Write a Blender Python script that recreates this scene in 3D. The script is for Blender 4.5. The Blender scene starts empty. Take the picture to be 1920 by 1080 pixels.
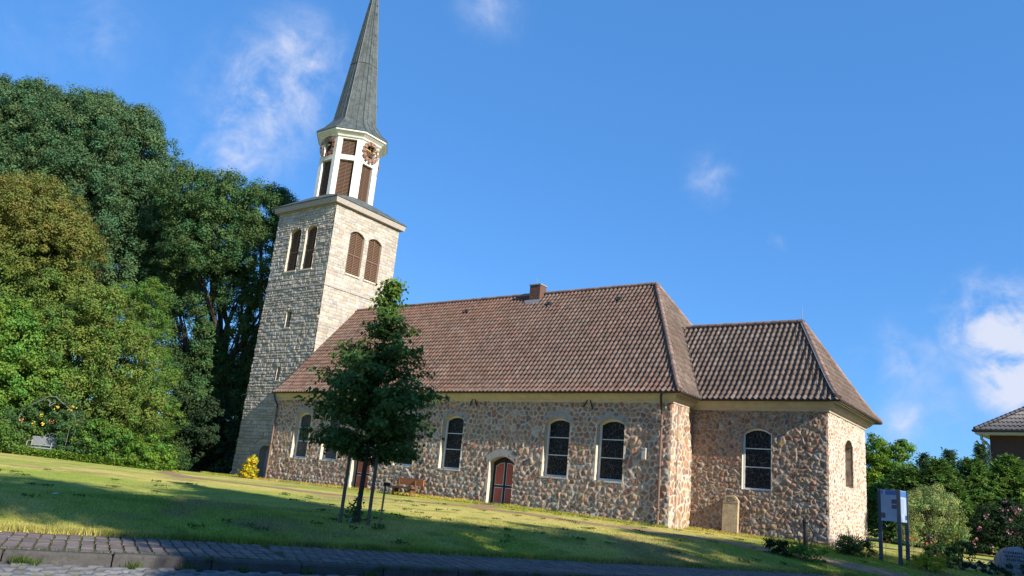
import bpy, math, random
import numpy as np
from mathutils import Matrix

S = 1.25                      # metres per survey unit; everything below is in survey units
scene = bpy.context.scene
rng = np.random.default_rng(7)

# ------------------------------------------------------------------ camera
CAM = np.array([30.791, -23.328, 1.7]); YAW, PITCH, ROLL = 37.18, 14.716, 5.335
y_, p_, r_ = np.radians([YAW, PITCH, ROLL])
F_ = np.array([-np.sin(y_) * np.cos(p_), np.cos(y_) * np.cos(p_), np.sin(p_)])
r0 = np.array([np.cos(y_), np.sin(y_), 0]); u0 = np.cross(r0, F_)
R_ = np.cos(r_) * r0 + np.sin(r_) * u0; U_ = -np.sin(r_) * r0 + np.cos(r_) * u0
cam = bpy.data.objects.new('camera', bpy.data.cameras.new('camera'))
scene.collection.objects.link(cam)
M = Matrix([[R_[i], U_[i], -F_[i], CAM[i] * S] for i in range(3)] + [[0, 0, 0, 1]])
cam.matrix_world = M
cam.data.sensor_width = 36; cam.data.lens = 1461.12 / 1920 * 36
cam.data.clip_start = 0.1; cam.data.clip_end = 3000
scene.camera = cam

# ------------------------------------------------------------------ world, sun, exposure
SUN = np.array([3.0, -0.42, 1.6]); SUN /= np.linalg.norm(SUN)
elev = math.asin(SUN[2]); az = math.atan2(SUN[0], SUN[1])
scene.view_settings.view_transform = 'Standard'; scene.view_settings.look = 'None'
scene.view_settings.exposure = 0.9; scene.view_settings.gamma = 1
W = bpy.data.worlds.new('World'); scene.world = W; W.use_nodes = True
nt = W.node_tree; N = nt.nodes; Lk = nt.links
bg = N['Background']; bg.inputs['Strength'].default_value = 0.105
sky = N.new('ShaderNodeTexSky'); sky.sky_type = 'NISHITA'; sky.sun_disc = False
sky.sun_elevation = elev; sky.sun_rotation = az
sky.air_density = 1.0; sky.dust_density = 0.05; sky.ozone_density = 3.5; sky.altitude = 50
tc = N.new('ShaderNodeTexCoord')
def wm(op, a, b=None, c=None):
    n = N.new('ShaderNodeMath'); n.operation = op
    for i, v in enumerate((a, b, c)):
        if v is None: continue
        if isinstance(v, (int, float)): n.inputs[i].default_value = v
        else: Lk.new(v, n.inputs[i])
    return n.outputs[0]
def wnoise(scale, detail, rough, stretch=(1, 1, 1), dist=0.0):
    mp = N.new('ShaderNodeMapping'); mp.inputs['Scale'].default_value = stretch
    Lk.new(tc.outputs['Generated'], mp.inputs['Vector'])
    n = N.new('ShaderNodeTexNoise'); n.inputs['Scale'].default_value = scale; n.inputs['Detail'].default_value = detail
    n.inputs['Roughness'].default_value = rough; n.inputs['Distortion'].default_value = dist
    Lk.new(mp.outputs[0], n.inputs['Vector']); return n.outputs['Fac']
CLOUDS = [(-0.7242, 0.4941, 0.4811, .055, .46), (-0.7608, 0.4862, 0.4299, .070, .60), (-0.8005, 0.4759, 0.3642, .065, .55), (-0.7133, 0.5196, 0.4704, .036, .40),
          (-0.8386, 0.3176, 0.4426, .055, .36), (-0.8757, 0.2539, 0.4107, .055, .20), (-0.5432, 0.6213, 0.5647, .045, .40),
          (-0.3510, 0.8473, 0.3986, .036, .42), (-0.2897, 0.9013, 0.3220, .018, .42), (-0.0760, 0.9698, 0.2300, .043, 1.1), (-0.0551, 0.9792, 0.1980, .030, .8),
          (-0.0560, 0.9843, 0.1645, .036, 1.1), (-0.1675, 0.9668, 0.1932, .048, .42), (-0.1723, 0.9786, 0.1127, .028, .55), (-0.1953, 0.9634, 0.1839, .03, .3),
          (-0.12, 0.98, 0.13, .04, .3), (0.02, 0.975, 0.22, .05, .8)]
mask = None
nA = wnoise(9, 7, .62, (1, 1, 1.3), .4); nB = wnoise(26, 6, .65, (1, 1, 1.0), .6)
for cx_, cy_, cz_, rr, d_ in CLOUDS:
    v = N.new('ShaderNodeVectorMath'); v.operation = 'DISTANCE'
    Lk.new(tc.outputs['Generated'], v.inputs[0]); v.inputs[1].default_value = (cx_, cy_, cz_)
    m = wm('MULTIPLY', wm('MAXIMUM', wm('SUBTRACT', 1.0, wm('DIVIDE', v.outputs['Value'], rr * 1.75)), 0.0), d_ * 1.5)
    mask = m if mask is None else wm('ADD', wm('MAXIMUM', mask, m), wm('MULTIPLY', wm('MINIMUM', mask, m), .35))
t_ = wm('ADD', wm('MULTIPLY', wm('SUBTRACT', nA, .5), 2.6), wm('MULTIPLY', wm('SUBTRACT', nB, .5), 1.15))
cm = wm('MULTIPLY', mask, wm('ADD', .72, t_))
cl = N.new('ShaderNodeMapRange'); cl.interpolation_type = 'SMOOTHSTEP'
Lk.new(cm, cl.inputs['Value']); cl.inputs['From Min'].default_value = .10; cl.inputs['From Max'].default_value = 1.15
cl.inputs['To Max'].default_value = .92
tint = N.new('ShaderNodeMix'); tint.data_type = 'RGBA'; tint.blend_type = 'MULTIPLY'; tint.inputs[0].default_value = 1
Lk.new(sky.outputs[0], tint.inputs[6]); tint.inputs[7].default_value = (0.64, 0.93, 1.20, 1)
mixc = N.new('ShaderNodeMix'); mixc.data_type = 'RGBA'
flat = N.new('ShaderNodeMix'); flat.data_type = 'RGBA'; flat.inputs[0].default_value = .55
Lk.new(tint.outputs[2], flat.inputs[6]); flat.inputs[7].default_value = (.42, 1.62, 4.1, 1)
ccol = N.new('ShaderNodeMix'); ccol.data_type = 'RGBA'; Lk.new(cl.outputs[0], ccol.inputs[0])
ccol.inputs[6].default_value = (2.9, 3.5, 5.0, 1); ccol.inputs[7].default_value = (4.0, 4.2, 4.9, 1)
Lk.new(cl.outputs[0], mixc.inputs[0]); Lk.new(flat.outputs[2], mixc.inputs[6]); Lk.new(ccol.outputs[2], mixc.inputs[7])
Lk.new(mixc.outputs[2], bg.inputs['Color'])

sun = bpy.data.objects.new('sun', bpy.data.lights.new('sun', 'SUN')); scene.collection.objects.link(sun)
sun.data.energy = 5.0; sun.data.angle = math.radians(0.5); sun.data.color = (1.0, .92, .79)
z = SUN; x = np.cross([0, 0, 1], z); x /= np.linalg.norm(x); yv = np.cross(z, x)
sun.matrix_world = Matrix([[x[i], yv[i], z[i], (60 * z[i])] for i in range(3)] + [[0, 0, 0, 1]])

# ------------------------------------------------------------------ materials
def mat(name, base=(.5, .5, .5), attr=False, rough=.8, nscale=0, namt=.25, bscale=0, bstr=.3, bdist=.02, metal=0, spec=.3, transl=0, n2=None):
    m = bpy.data.materials.new(name); m.use_nodes = True
    t = m.node_tree; n = t.nodes; l = t.links
    b = n['Principled BSDF']; b.inputs['Roughness'].default_value = rough; b.inputs['Metallic'].default_value = metal
    b.inputs['Specular IOR Level'].default_value = spec
    if attr:
        a = n.new('ShaderNodeAttribute'); a.attribute_name = 'Col'; col = a.outputs['Color']
    else:
        a = n.new('ShaderNodeRGB'); a.outputs[0].default_value = (*base, 1); col = a.outputs[0]
    c = n.new('ShaderNodeTexCoord')
    for sc, am in ([(nscale, namt)] if nscale else []) + ([n2] if n2 else []):
        no = n.new('ShaderNodeTexNoise'); no.inputs['Scale'].default_value = sc; no.inputs['Detail'].default_value = 5
        no.inputs['Roughness'].default_value = .6
        l.new(c.outputs['Object'], no.inputs['Vector'])
        mr = n.new('ShaderNodeMapRange'); mr.inputs['From Min'].default_value = .3; mr.inputs['From Max'].default_value = .7
        mr.inputs['To Min'].default_value = 1 - am; mr.inputs['To Max'].default_value = 1 + am; mr.clamp = True
        l.new(no.outputs['Fac'], mr.inputs['Value'])
        vm = n.new('ShaderNodeVectorMath'); vm.operation = 'SCALE'
        l.new(col, vm.inputs[0]); l.new(mr.outputs[0], vm.inputs['Scale']); col = vm.outputs[0]
    l.new(col, b.inputs['Base Color'])
    if bscale:
        no = n.new('ShaderNodeTexNoise'); no.inputs['Scale'].default_value = bscale; no.inputs['Detail'].default_value = 6
        no.inputs['Roughness'].default_value = .65
        l.new(c.outputs['Object'], no.inputs['Vector'])
        bp = n.new('ShaderNodeBump'); bp.inputs['Strength'].default_value = bstr; bp.inputs['Distance'].default_value = bdist
        l.new(no.outputs['Fac'], bp.inputs['Height']); l.new(bp.outputs[0], b.inputs['Normal'])
    if transl:
        tr = n.new('ShaderNodeBsdfTranslucent'); l.new(col, tr.inputs['Color'])
        mx = n.new('ShaderNodeMixShader'); mx.inputs[0].default_value = transl
        l.new(b.outputs[0], mx.inputs[1]); l.new(tr.outputs[0], mx.inputs[2]); l.new(mx.outputs[0], n['Material Output'].inputs['Surface'])
    return m
m_stone = mat('fieldstone', attr=True, rough=.85, nscale=9, namt=.28, bscale=22, bstr=.7, bdist=.03, spec=.2)
m_ashlar = mat('limestone', attr=True, rough=.9, nscale=7, namt=.18, bscale=18, bstr=.6, bdist=.03, spec=.15)
m_tile = mat('roof_tile', attr=True, rough=.75, nscale=14, namt=.3, spec=.3, bscale=40, bstr=.25, bdist=.008, n2=(.7, .12))
m_plaster = mat('lime_plaster', (.50, .44, .35), rough=.9, nscale=6, namt=.14, bscale=30, bstr=.4, bdist=.01)
m_greyplaster = mat('grey_plaster', (.27, .26, .25), rough=.9, nscale=6, namt=.15, bscale=30, bstr=.4, bdist=.01)
m_cornice = mat('cornice_paint', (.43, .37, .29), rough=.7, n2=(1.2, .12), nscale=5, namt=.1)
m_white = mat('white_paint', (.66, .65, .59), rough=.6, nscale=3, namt=.09, n2=(14, .07))
m_frame = mat('window_paint', (.55, .56, .56), rough=.5)
m_slat = mat('louvre_wood', (.145, .085, .055), rough=.7, nscale=20, namt=.3)
m_dark = mat('dark_void', (.015, .013, .012), rough=.9)
m_copper = mat('weathered_copper', (.070, .084, .084), rough=.6, nscale=2.2, namt=.4, n2=(11, .3), metal=0, spec=.25)
m_seam = mat('copper_seam', (.05, .06, .056), rough=.5, nscale=6, namt=.3, metal=.15)
m_gutter = mat('dark_gutter', (.045, .042, .04), rough=.4, metal=.3)
m_pipe = mat('brown_pipe', (.16, .10, .075), rough=.5)
m_iron = mat('black_iron', (.018, .018, .02), rough=.5)
m_brick = mat('chimney_brick', (.115, .060, .045), rough=.85, nscale=14, namt=.35, bscale=30, bstr=.4)
m_lead = mat('lead_flashing', (.28, .29, .31), rough=.5, metal=.3)
m_corn_stone = mat('stone_cornice', (.33, .29, .25), rough=.85, nscale=8, namt=.15)
m_door = mat('door_dark_paint', (.022, .014, .012), rough=.55)
m_red = mat('door_red_panel', (.36, .085, .05), rough=.6, nscale=8, namt=.12)
m_wood = mat('bench_wood', (.27, .10, .035), rough=.7, nscale=14, namt=.3)
m_darkwood = mat('dark_bench_wood', (.11, .055, .03), rough=.75, nscale=14, namt=.3)
m_bark = mat('bark', (.05, .042, .033), rough=.9, nscale=6, namt=.35, bscale=12, bstr=.8, bdist=.04)
m_stake = mat('stake_wood', (.13, .10, .075), rough=.9, nscale=9, namt=.3)
m_copperdisc = mat('copper_disc', (.25, .135, .09), rough=.55, metal=.2, nscale=8, namt=.2)
m_gold = mat('gold_leaf', (.75, .50, .16), rough=.35, metal=.6)
m_grave = mat('gravestone', (.38, .285, .175), rough=.85, nscale=3, namt=.25, n2=(12, .15), bscale=25, bstr=.4)
m_board = mat('board_face', (.27, .35, .50), rough=.3)
m_boardblue = mat('board_blue', (.045, .12, .34), rough=.3)
m_boarddark = mat('board_photo', (.05, .06, .09), rough=.3)
m_ink = mat('board_ink', (.22, .26, .33), rough=.4)
m_post = mat('grey_post', (.055, .068, .085), rough=.45, metal=.4)
m_boulder = mat('granite', (.20, .20, .21), rough=.85, nscale=25, namt=.45, n2=(4, .2), bscale=30, bstr=.5)
m_carve = mat('carved_letter', (.03, .03, .03), rough=.9)
m_letter = mat('pale_letter', (.55, .5, .38), rough=.6)
m_metal = mat('galvanised', (.30, .32, .34), rough=.45, metal=.3)
m_leaf = mat('leaf', attr=True, rough=.65, spec=.15, transl=.40)
m_needle = mat('conifer_leaf', attr=True, rough=.6, spec=.15, transl=.3)
m_flower = mat('petal', attr=True, rough=.6, transl=.3)
m_grass = mat('grass_blade', attr=True, rough=.7, spec=.12, transl=.45)
m_lawn = mat('lawn_soil', attr=True, rough=.95, nscale=3, namt=.15, n2=(28, .35), bscale=40, bstr=.6, bdist=.04, spec=.1)
m_earth = mat('path_earth', (.30, .185, .115), rough=.95, nscale=2, namt=.2, n2=(18, .25), bscale=30, bstr=.5, bdist=.03, spec=.1)
m_paver = mat('paver', attr=True, rough=.85, nscale=8, namt=.2, bscale=35, bstr=.3, bdist=.01, spec=.25)
m_kerb = mat('kerb_stone', (.060, .056, .053), rough=.85, nscale=5, namt=.25, n2=(25, .2), bscale=30, bstr=.5, bdist=.02)
m_sett = mat('granite_sett', attr=True, rough=.7, nscale=10, namt=.2, bscale=30, bstr=.4, bdist=.01, spec=.3)
m_paper = mat('paper', (.42, .5, .46), rough=.7)
m_darktile = mat('glazed_tile', (.035, .035, .045), rough=.5, spec=.3, nscale=6, namt=.2)
m_housebrick = mat('dark_brick', (.07, .045, .04), rough=.85, nscale=25, namt=.4)
m_whitewood = mat('white_soffit', (.5, .5, .5), rough=.6)
m_pipelight = mat('zinc_pipe', (.30, .36, .44), rough=.4, metal=.4)

def glass_mat(name, line, scale, base=(.012, .012, .014)):
    m = bpy.data.materials.new(name); m.use_nodes = True; t = m.node_tree; n = t.nodes; l = t.links; b = n['Principled BSDF']
    c = n.new('ShaderNodeTexCoord'); v = n.new('ShaderNodeTexVoronoi'); v.feature = 'DISTANCE_TO_EDGE'; v.inputs['Scale'].default_value = scale
    mp = n.new('ShaderNodeMapping'); mp.inputs['Scale'].default_value = (1.5, 1, .8); mp.inputs['Rotation'].default_value = (0, .3, 0)
    l.new(c.outputs['Object'], mp.inputs['Vector']); l.new(mp.outputs[0], v.inputs['Vector'])
    r = n.new('ShaderNodeMapRange'); l.new(v.outputs['Distance'], r.inputs['Value']); r.inputs['From Min'].default_value = .02; r.inputs['From Max'].default_value = .05
    r.inputs['To Min'].default_value = 1; r.inputs['To Max'].default_value = 0
    mx = n.new('ShaderNodeMix'); mx.data_type = 'RGBA'; l.new(r.outputs[0], mx.inputs[0]); mx.inputs[6].default_value = (*base, 1); mx.inputs[7].default_value = (*line, 1)
    l.new(mx.outputs[2], b.inputs['Base Color']); b.inputs['Roughness'].default_value = .4; b.inputs['Specular IOR Level'].default_value = .12
    no = n.new('ShaderNodeTexNoise'); no.inputs['Scale'].default_value = 6; l.new(c.outputs['Object'], no.inputs['Vector'])
    bp = n.new('ShaderNodeBump'); bp.inputs['Strength'].default_value = .25; bp.inputs['Distance'].default_value = .02
    l.new(no.outputs['Fac'], bp.inputs['Height']); l.new(bp.outputs[0], b.inputs['Normal'])
    return m
m_glass = glass_mat('stained_glass', (.07, .066, .064), 6.0, (.006, .006, .007))

# ------------------------------------------------------------------ mesh helpers
ORG = {}
def link(o, parent):
    scene.collection.objects.link(o)
    if parent is not None: o.parent = parent
    return o
def tag(o, label=None, cat=None, group=None, kind=None):
    for k, v in (('label', label), ('category', cat), ('group', group), ('kind', kind)):
        if v: o[k] = v
    return o
def thing(name, loc, label, cat, group=None):
    o = bpy.data.objects.new(name, None); o.empty_display_size = .2
    o.location = np.array(loc, float) * S; link(o, None); ORG[o.name] = np.array(loc, float) * S
    return tag(o, label, cat, group)
def mk(name, V, Fc, mats, parent=None, smooth=False, col=None, fm=None, org=None):
    """V in survey units, world position; Fc = list of faces or int array (n,3|4)"""
    V = np.asarray(V, np.float64).reshape(-1, 3) * S
    if org is None: o0 = ORG[parent.name] if parent is not None else np.zeros(3)
    else: o0 = np.array(org, float) * S
    me = bpy.data.meshes.new(name)
    if isinstance(Fc, np.ndarray):
        n, k = Fc.shape
        me.vertices.add(len(V)); me.vertices.foreach_set('co', (V - o0).astype(np.float32).ravel())
        me.loops.add(n * k); me.loops.foreach_set('vertex_index', Fc.astype(np.int32).ravel())
        me.polygons.add(n); me.polygons.foreach_set('loop_start', np.arange(0, n * k, k, dtype=np.int32))
        me.update(calc_edges=True)
    else:
        me.from_pydata([tuple(v) for v in V - o0], [], [tuple(int(i) for i in f) for f in Fc])
    for m in (mats if isinstance(mats, (list, tuple)) else [mats]): me.materials.append(m)
    if fm is not None: me.polygons.foreach_set('material_index', np.asarray(fm, np.int32))
    if smooth: me.polygons.foreach_set('use_smooth', np.ones(len(me.polygons), bool))
    if col is not None:
        a = me.color_attributes.new('Col', 'FLOAT_COLOR', 'POINT')
        c4 = np.ones((len(V), 4), np.float32); c4[:, :3] = col; a.data.foreach_set('color', c4.ravel())
    me.update()
    o = bpy.data.objects.new(name, me); link(o, parent)
    if parent is None and org is not None: o.location = o0
    ORG[o.name] = o0
    return o
class MB:
    def __init__(s): s.v = []; s.f = []; s.m = []
    def add(s, V, Fc, mi=0):
        b = len(s.v); s.v += [tuple(map(float, p)) for p in V]; s.f += [[i + b for i in f] for f in Fc]; s.m += [mi] * len(Fc)
    def box(s, a, b, mi=0):
        x0, y0, z0 = a; x1, y1, z1 = b
        s.add([(x0, y0, z0), (x1, y0, z0), (x1, y1, z0), (x0, y1, z0), (x0, y0, z1), (x1, y0, z1), (x1, y1, z1), (x0, y1, z1)],
              [(0, 3, 2, 1), (4, 5, 6, 7), (0, 1, 5, 4), (1, 2, 6, 5), (2, 3, 7, 6), (3, 0, 4, 7)], mi)
    def tube(s, pts, rad, n=8, mi=0, cap=True):
        pts = np.array(pts, float); rad = np.broadcast_to(np.asarray(rad, float), (len(pts),)); V = []; up = None
        for i, p in enumerate(pts):
            d = pts[min(i + 1, len(pts) - 1)] - pts[max(i - 1, 0)]; d /= np.linalg.norm(d) + 1e-12
            if up is None: up = np.array([0, 0, 1.]) if abs(d[2]) < .9 else np.array([1., 0, 0])
            a = np.cross(d, up); a /= np.linalg.norm(a) + 1e-12; b = np.cross(a, d); up = b
            for k in range(n):
                t = 2 * math.pi * k / n; V.append(p + rad[i] * (math.cos(t) * a + math.sin(t) * b))
        Fc = []
        for i in range(len(pts) - 1):
            for k in range(n):
                k2 = (k + 1) % n; Fc.append((i * n + k, i * n + k2, (i + 1) * n + k2, (i + 1) * n + k))
        if cap: Fc += [tuple(range(n))[::-1], tuple((len(pts) - 1) * n + k for k in range(n))]
        s.add(V, Fc, mi)
    def prism(s, poly, vec, mi=0):
        poly = np.array(poly, float); n = len(poly); V = list(poly) + list(poly + np.array(vec))
        s.add(V, [tuple(range(n))[::-1], tuple(range(n, 2 * n))] + [(i, (i + 1) % n, n + (i + 1) % n, n + i) for i in range(n)], mi)
    def build(s, name, mats, parent=None, smooth=False, org=None):
        o = mk(name, s.v, s.f, mats, parent, smooth, None, s.m, org); return o
    def sphere(s, c, r, n=10, m=6, mi=0, sc=(1, 1, 1)):
        V = [(c[0], c[1], c[2] + r * sc[2])]; Fc = []
        for i in range(1, m):
            a = math.pi * i / m
            for k in range(n):
                t = 2 * math.pi * k / n; V.append((c[0] + r * sc[0] * math.sin(a) * math.cos(t), c[1] + r * sc[1] * math.sin(a) * math.sin(t), c[2] + r * sc[2] * math.cos(a)))
        V.append((c[0], c[1], c[2] - r * sc[2])); L = len(V) - 1
        for k in range(n):
            k2 = (k + 1) % n; Fc.append((0, 1 + k, 1 + k2)); Fc.append((L, 1 + (m - 2) * n + k2, 1 + (m - 2) * n + k))
            for i in range(m - 2): Fc.append((1 + i * n + k, 1 + (i + 1) * n + k, 1 + (i + 1) * n + k2, 1 + i * n + k2))
        s.add(V, Fc, mi)
def ss(a, b, x):
    t = np.clip((np.asarray(x, float) - a) / (b - a), 0, 1); return t * t * (3 - 2 * t)
def hsh(i, j, k=0):
    i = np.asarray(i, np.int64); j = np.asarray(j, np.int64)
    h = (i * 374761393 + j * 668265263 + k * 2147483647 + 1013904223) & 0xFFFFFFFF
    h = ((h ^ (h >> 13)) * 1274126177) & 0xFFFFFFFF; h = (h ^ (h >> 16)); h = (h * 2246822519) & 0xFFFFFFFF; h = h ^ (h >> 15)
    return (h & 0xFFFFFF) / float(0x1000000)
def vn(x, y, seed=0):
    xi = np.floor(x).astype(np.int64); yi = np.floor(y).astype(np.int64); fx = x - xi; fy = y - yi
    fx = fx * fx * (3 - 2 * fx); fy = fy * fy * (3 - 2 * fy)
    return (hsh(xi, yi, seed) * (1 - fx) + hsh(xi + 1, yi, seed) * fx) * (1 - fy) + (hsh(xi, yi + 1, seed) * (1 - fx) + hsh(xi + 1, yi + 1, seed) * fx) * fy
def fbm(x, y, seed=0, o=4):
    s_ = 0; a = .5
    for k in range(o): s_ = s_ + a * vn(x * 2 ** k, y * 2 ** k, seed + k * 17); a *= .5
    return s_ / (1 - .5 ** o)

# ------------------------------------------------------------------ ground
K0 = np.array([21.0, -18.4]); KD = np.array([.4472, .8944]); KN = np.array([-.8944, .4472])
def st(x, y): 
    x = np.asarray(x, float); y = np.asarray(y, float)
    return (x - K0[0]) * KD[0] + (y - K0[1]) * KD[1], (x - K0[0]) * KN[0] + (y - K0[1]) * KN[1]
def xy(s, t): return K0[0] + s * KD[0] + t * KN[0], K0[1] + s * KD[1] + t * KN[1]
def H(x, y):
    s, t = st(x, y); tc_ = np.clip(t, 2.2, 60)
    z = .58 + .48 * (1 - np.exp(-(tc_ - 2.2) / 2.2)) + .115 * ss(6, 16, tc_) + .004 * (tc_ - 2.2) + .13 * ss(3, -5, s) * ss(15, 30, tc_)
    return z + .02 * (vn(np.asarray(x) * .8, np.asarray(y) * .8, 5) - .5) * ss(2.4, 4, tc_)
PATH = np.array([(-1.5, -4.0), (2.5, -6.4), (6.4, -7.7), (9.4, -7.5), (11.8, -7.2), (12.9, -5.6), (14.3, -3.3), (16.5, -2.9), (18.84, -3.0), (20.8, -2.75), (22.61, -2.45), (24.47, -2.4), (25.6, -2.0), (26.6, -1.55), (27.6, -1.3), (29.5, -1.0)])
SPUR = np.array([(14.4, -2.8), (13.9, -1.4), (13.4, -.25)])
def pdist(x, y, P):
    d = np.full(np.shape(x), 1e9)
    for a, b in zip(P[:-1], P[1:]):
        e = b - a; t = np.clip(((x - a[0]) * e[0] + (y - a[1]) * e[1]) / (e @ e), 0, 1)
        d = np.minimum(d, np.hypot(x - a[0] - t * e[0], y - a[1] - t * e[1]))
    return d
def pathmask(x, y):
    d = np.minimum(pdist(x, y, PATH), pdist(x, y, SPUR)) + .30 * (fbm(x * 1.7, y * 1.7, 3) - .5)
    gap = .25 * ss(.42, .62, vn(x * .35 + 3, y * .35, 41)) * ss(15, 13, x)     # the trodden strip is broken towards the tower
    return ss(.62, .48, d + gap)
def lawncol(x, y):
    n1 = fbm(x * .28, y * .28, 11, 4); n2 = fbm(x * 1.3, y * 1.3, 21, 3)
    g = np.array([.165, .195, .036]); dry = np.array([.295, .245, .078]); lush = np.array([.105, .140, .026])
    a = ss(.36, .62, n1 * .65 + n2 * .35)[..., None]
    c = g * (1 - a) + dry * a
    b = ss(.60, .72, n2)[..., None] * .7
    bare = ss(.63, .75, fbm(x * .55 + 9, y * .55, 71, 4))[..., None] * .6
    c = (c * (1 - b) + lush * b) * 1.62
    return c * (1 - bare) + np.array([.27, .19, .11]) * bare
tl = np.concatenate([[-420, -200, -100, -60, -30, -16, -9.2, -9.1, 0, 2.14], [2.15], np.arange(2.2, 10, .2), np.arange(10, 40, .5), np.arange(40, 80, 4), [100, 150, 250, 420]])
sl = np.concatenate([[-420, -200, -100, -60, -40, -30], np.arange(-20, 40, .3), np.arange(40, 80, 4), [100, 150, 250, 420]])
Sg, Tg = np.meshgrid(sl, tl); X, Y = xy(Sg, Tg)
Z = H(X, Y); Z = np.where(Tg < 2.145, .30, Z); Z = np.where(Tg < -9.15, .52, Z)
ns = len(sl); nt_ = len(tl)
idx = np.arange(ns * nt_).reshape(nt_, ns)
Q = np.stack([idx[:-1, :-1], idx[:-1, 1:], idx[1:, 1:], idx[1:, :-1]], -1).reshape(-1, 4)
gr = mk('ground', np.stack([X, Y, Z], -1), Q[:, ::-1].copy(), m_lawn, smooth=True, col=lawncol(X, Y).reshape(-1, 3)); tag(gr, kind='structure')

# earth path: a sheet 5 mm above the lawn, cells outside the trodden strip dropped
xs = np.arange(-2.5, 29.6, .09); ys = np.arange(-8.9, 0.0, .09); X, Y = np.meshgrid(xs, ys)
pm = pathmask(X, Y); Z = H(X, Y) + .006
idx = np.arange(X.size).reshape(X.shape)
Q = np.stack([idx[:-1, :-1], idx[:-1, 1:], idx[1:, 1:], idx[1:, :-1]], -1).reshape(-1, 4)
keep = (pm.ravel()[Q].min(1) > .5) & (st(X, Y)[1].ravel()[Q].min(1) > 2.3)
pa = mk('path', np.stack([X, Y, Z], -1), Q[keep], m_earth, smooth=True); tag(pa, kind='structure')

# pavement of long concrete pavers, laid across the walk
V = []; Fc = []; Cc = []
def slab(s0, s1, t0, t1, z, h, bev, c):
    b = len(V) ; q = [(s0, t0), (s1, t0), (s1, t1), (s0, t1)]; q2 = [(s0 + bev, t0 + bev), (s1 - bev, t0 + bev), (s1 - bev, t1 - bev), (s0 + bev, t1 - bev)]
    for ss_, tt_ in q: V.append((*xy(ss_, tt_), z - h))
    for ss_, tt_ in q2: V.append((*xy(ss_, tt_), z))
    Fc.extend([(b + 4, b + 7, b + 6, b + 5)] + [(b + i, b + 4 + i, b + 4 + (i + 1) % 4, b + (i + 1) % 4) for i in range(4)])
    Cc.extend([c] * 8)
prng = random.Random(3)
for j in range(6):
    t0 = .03 + j * .36
    for i in range(-50, 190):
        s0 = i * .165 + .02 * hsh(j, 0, 3) + (.06 * (j % 3) if i > 14 else 0)
        k = prng.uniform(.8, 1.15); c = (.145 * k, .118 * k * prng.uniform(.96, 1.04), .108 * k)
        slab(s0, s0 + .150, t0, t0 + .342, .58 + prng.uniform(-.004, .004), .05, .009, c)
pv = mk('sidewalk', V, Fc, m_paver, col=np.array(Cc)); tag(pv, kind='structure')
ms = mk('sidewalk_bed', [(*xy(a, b), .563) for a, b in ((-30, -.02), (60, -.02), (60, 2.25), (-30, 2.25))], [(3, 2, 1, 0)], mat('joint_sand', (.05, .05, .03), rough=1, nscale=5, namt=.4)); tag(ms, kind='structure')
kb = MB(); kr = random.Random(5); s0 = -30 + .13
while s0 < 60:
    l_ = 1.12; z0 = .585 + kr.uniform(-.006, .006)
    a = [xy(s0 + .008, -.21), xy(s0 + l_ - .008, -.21), xy(s0 + l_ - .008, -.03), xy(s0 + .008, -.03)]
    b = [xy(s0 + .02, -.185), xy(s0 + l_ - .02, -.185), xy(s0 + l_ - .02, -.03), xy(s0 + .02, -.03)]
    kb.add([(*p, .30) for p in a] + [(*p, z0 - .03) for p in a] + [(*p, z0) for p in b],
           [(0, 4, 5, 1), (1, 5, 6, 2), (3, 7, 4, 0), (4, 8, 9, 5), (5, 9, 10, 6), (7, 11, 8, 4), (8, 11, 10, 9)])
    s0 += l_
ke = kb.build('kerb', m_kerb); tag(ke, kind='structure')
# cobbled road: near setts as relief, the rest plain
def sett_field(S0, S1, T0, T1, res):
    s = np.arange(S0, S1, res); t = np.arange(T0, T1, res); A, B = np.meshgrid(s, t)
    row = np.floor(B / .20).astype(int); off = hsh(row, row * 0, 4) * .3
    wv = A + .02 * (vn(A * 6, B * 6, 8) - .5)
    ci = np.floor((wv + off) / .255).astype(int)
    fu = (wv + off) / .255 - ci; fv = B / .20 - row
    e = np.minimum(np.minimum(fu, 1 - fu) * .255, np.minimum(fv, 1 - fv) * .20) + .012 * (vn(A * 20, B * 20, 9) - .5)
    h = ss(.008, .055, e); r1 = hsh(ci, row, 1)
    zz = .415 + .045 * h + (r1 - .5) * .018
    c = np.where((h > .35)[..., None], np.array([.125, .125, .13]) * (.7 + .6 * hsh(ci, row, 2))[..., None], np.array([.085, .085, .04]))
    X, Y = xy(A, B); idx = np.arange(A.size).reshape(A.shape)
    Q = np.stack([idx[:-1, :-1], idx[1:, :-1], idx[1:, 1:], idx[:-1, 1:]], -1).reshape(-1, 4)
    return np.stack([X, Y, zz], -1), Q, c.reshape(-1, 3)
V_, Q_, c_ = sett_field(-4, 9, -3.0, -.19, .024)
rd = mk('road', V_, Q_[:, ::-1].copy(), m_sett, smooth=True, col=c_); tag(rd, kind='structure')
rb = mk('road_bed', [(*xy(a, b), .41) for a, b in ((-60, -9.12), (90, -9.12), (90, -.1), (-60, -.1))], [(0, 1, 2, 3)][::1], mat('sett_road', (.16, .155, .15), rough=.9, nscale=6, namt=.4, bscale=14, bstr=.6)); tag(rb, kind='structure')

# ------------------------------------------------------------------ church
church = thing('church', (10, 4, 1.1), 'fieldstone church with red tiled roof, pale stone tower and green copper spire', 'church')
YR = 4.014; RT = 1.632; LX = 20.0; CX = 24.371; ZE = 5.292; ZW = 5.03; EO = .421
TW0, TW1, TS, TN = -4.853, -.163, 1.669, 6.359

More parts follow.
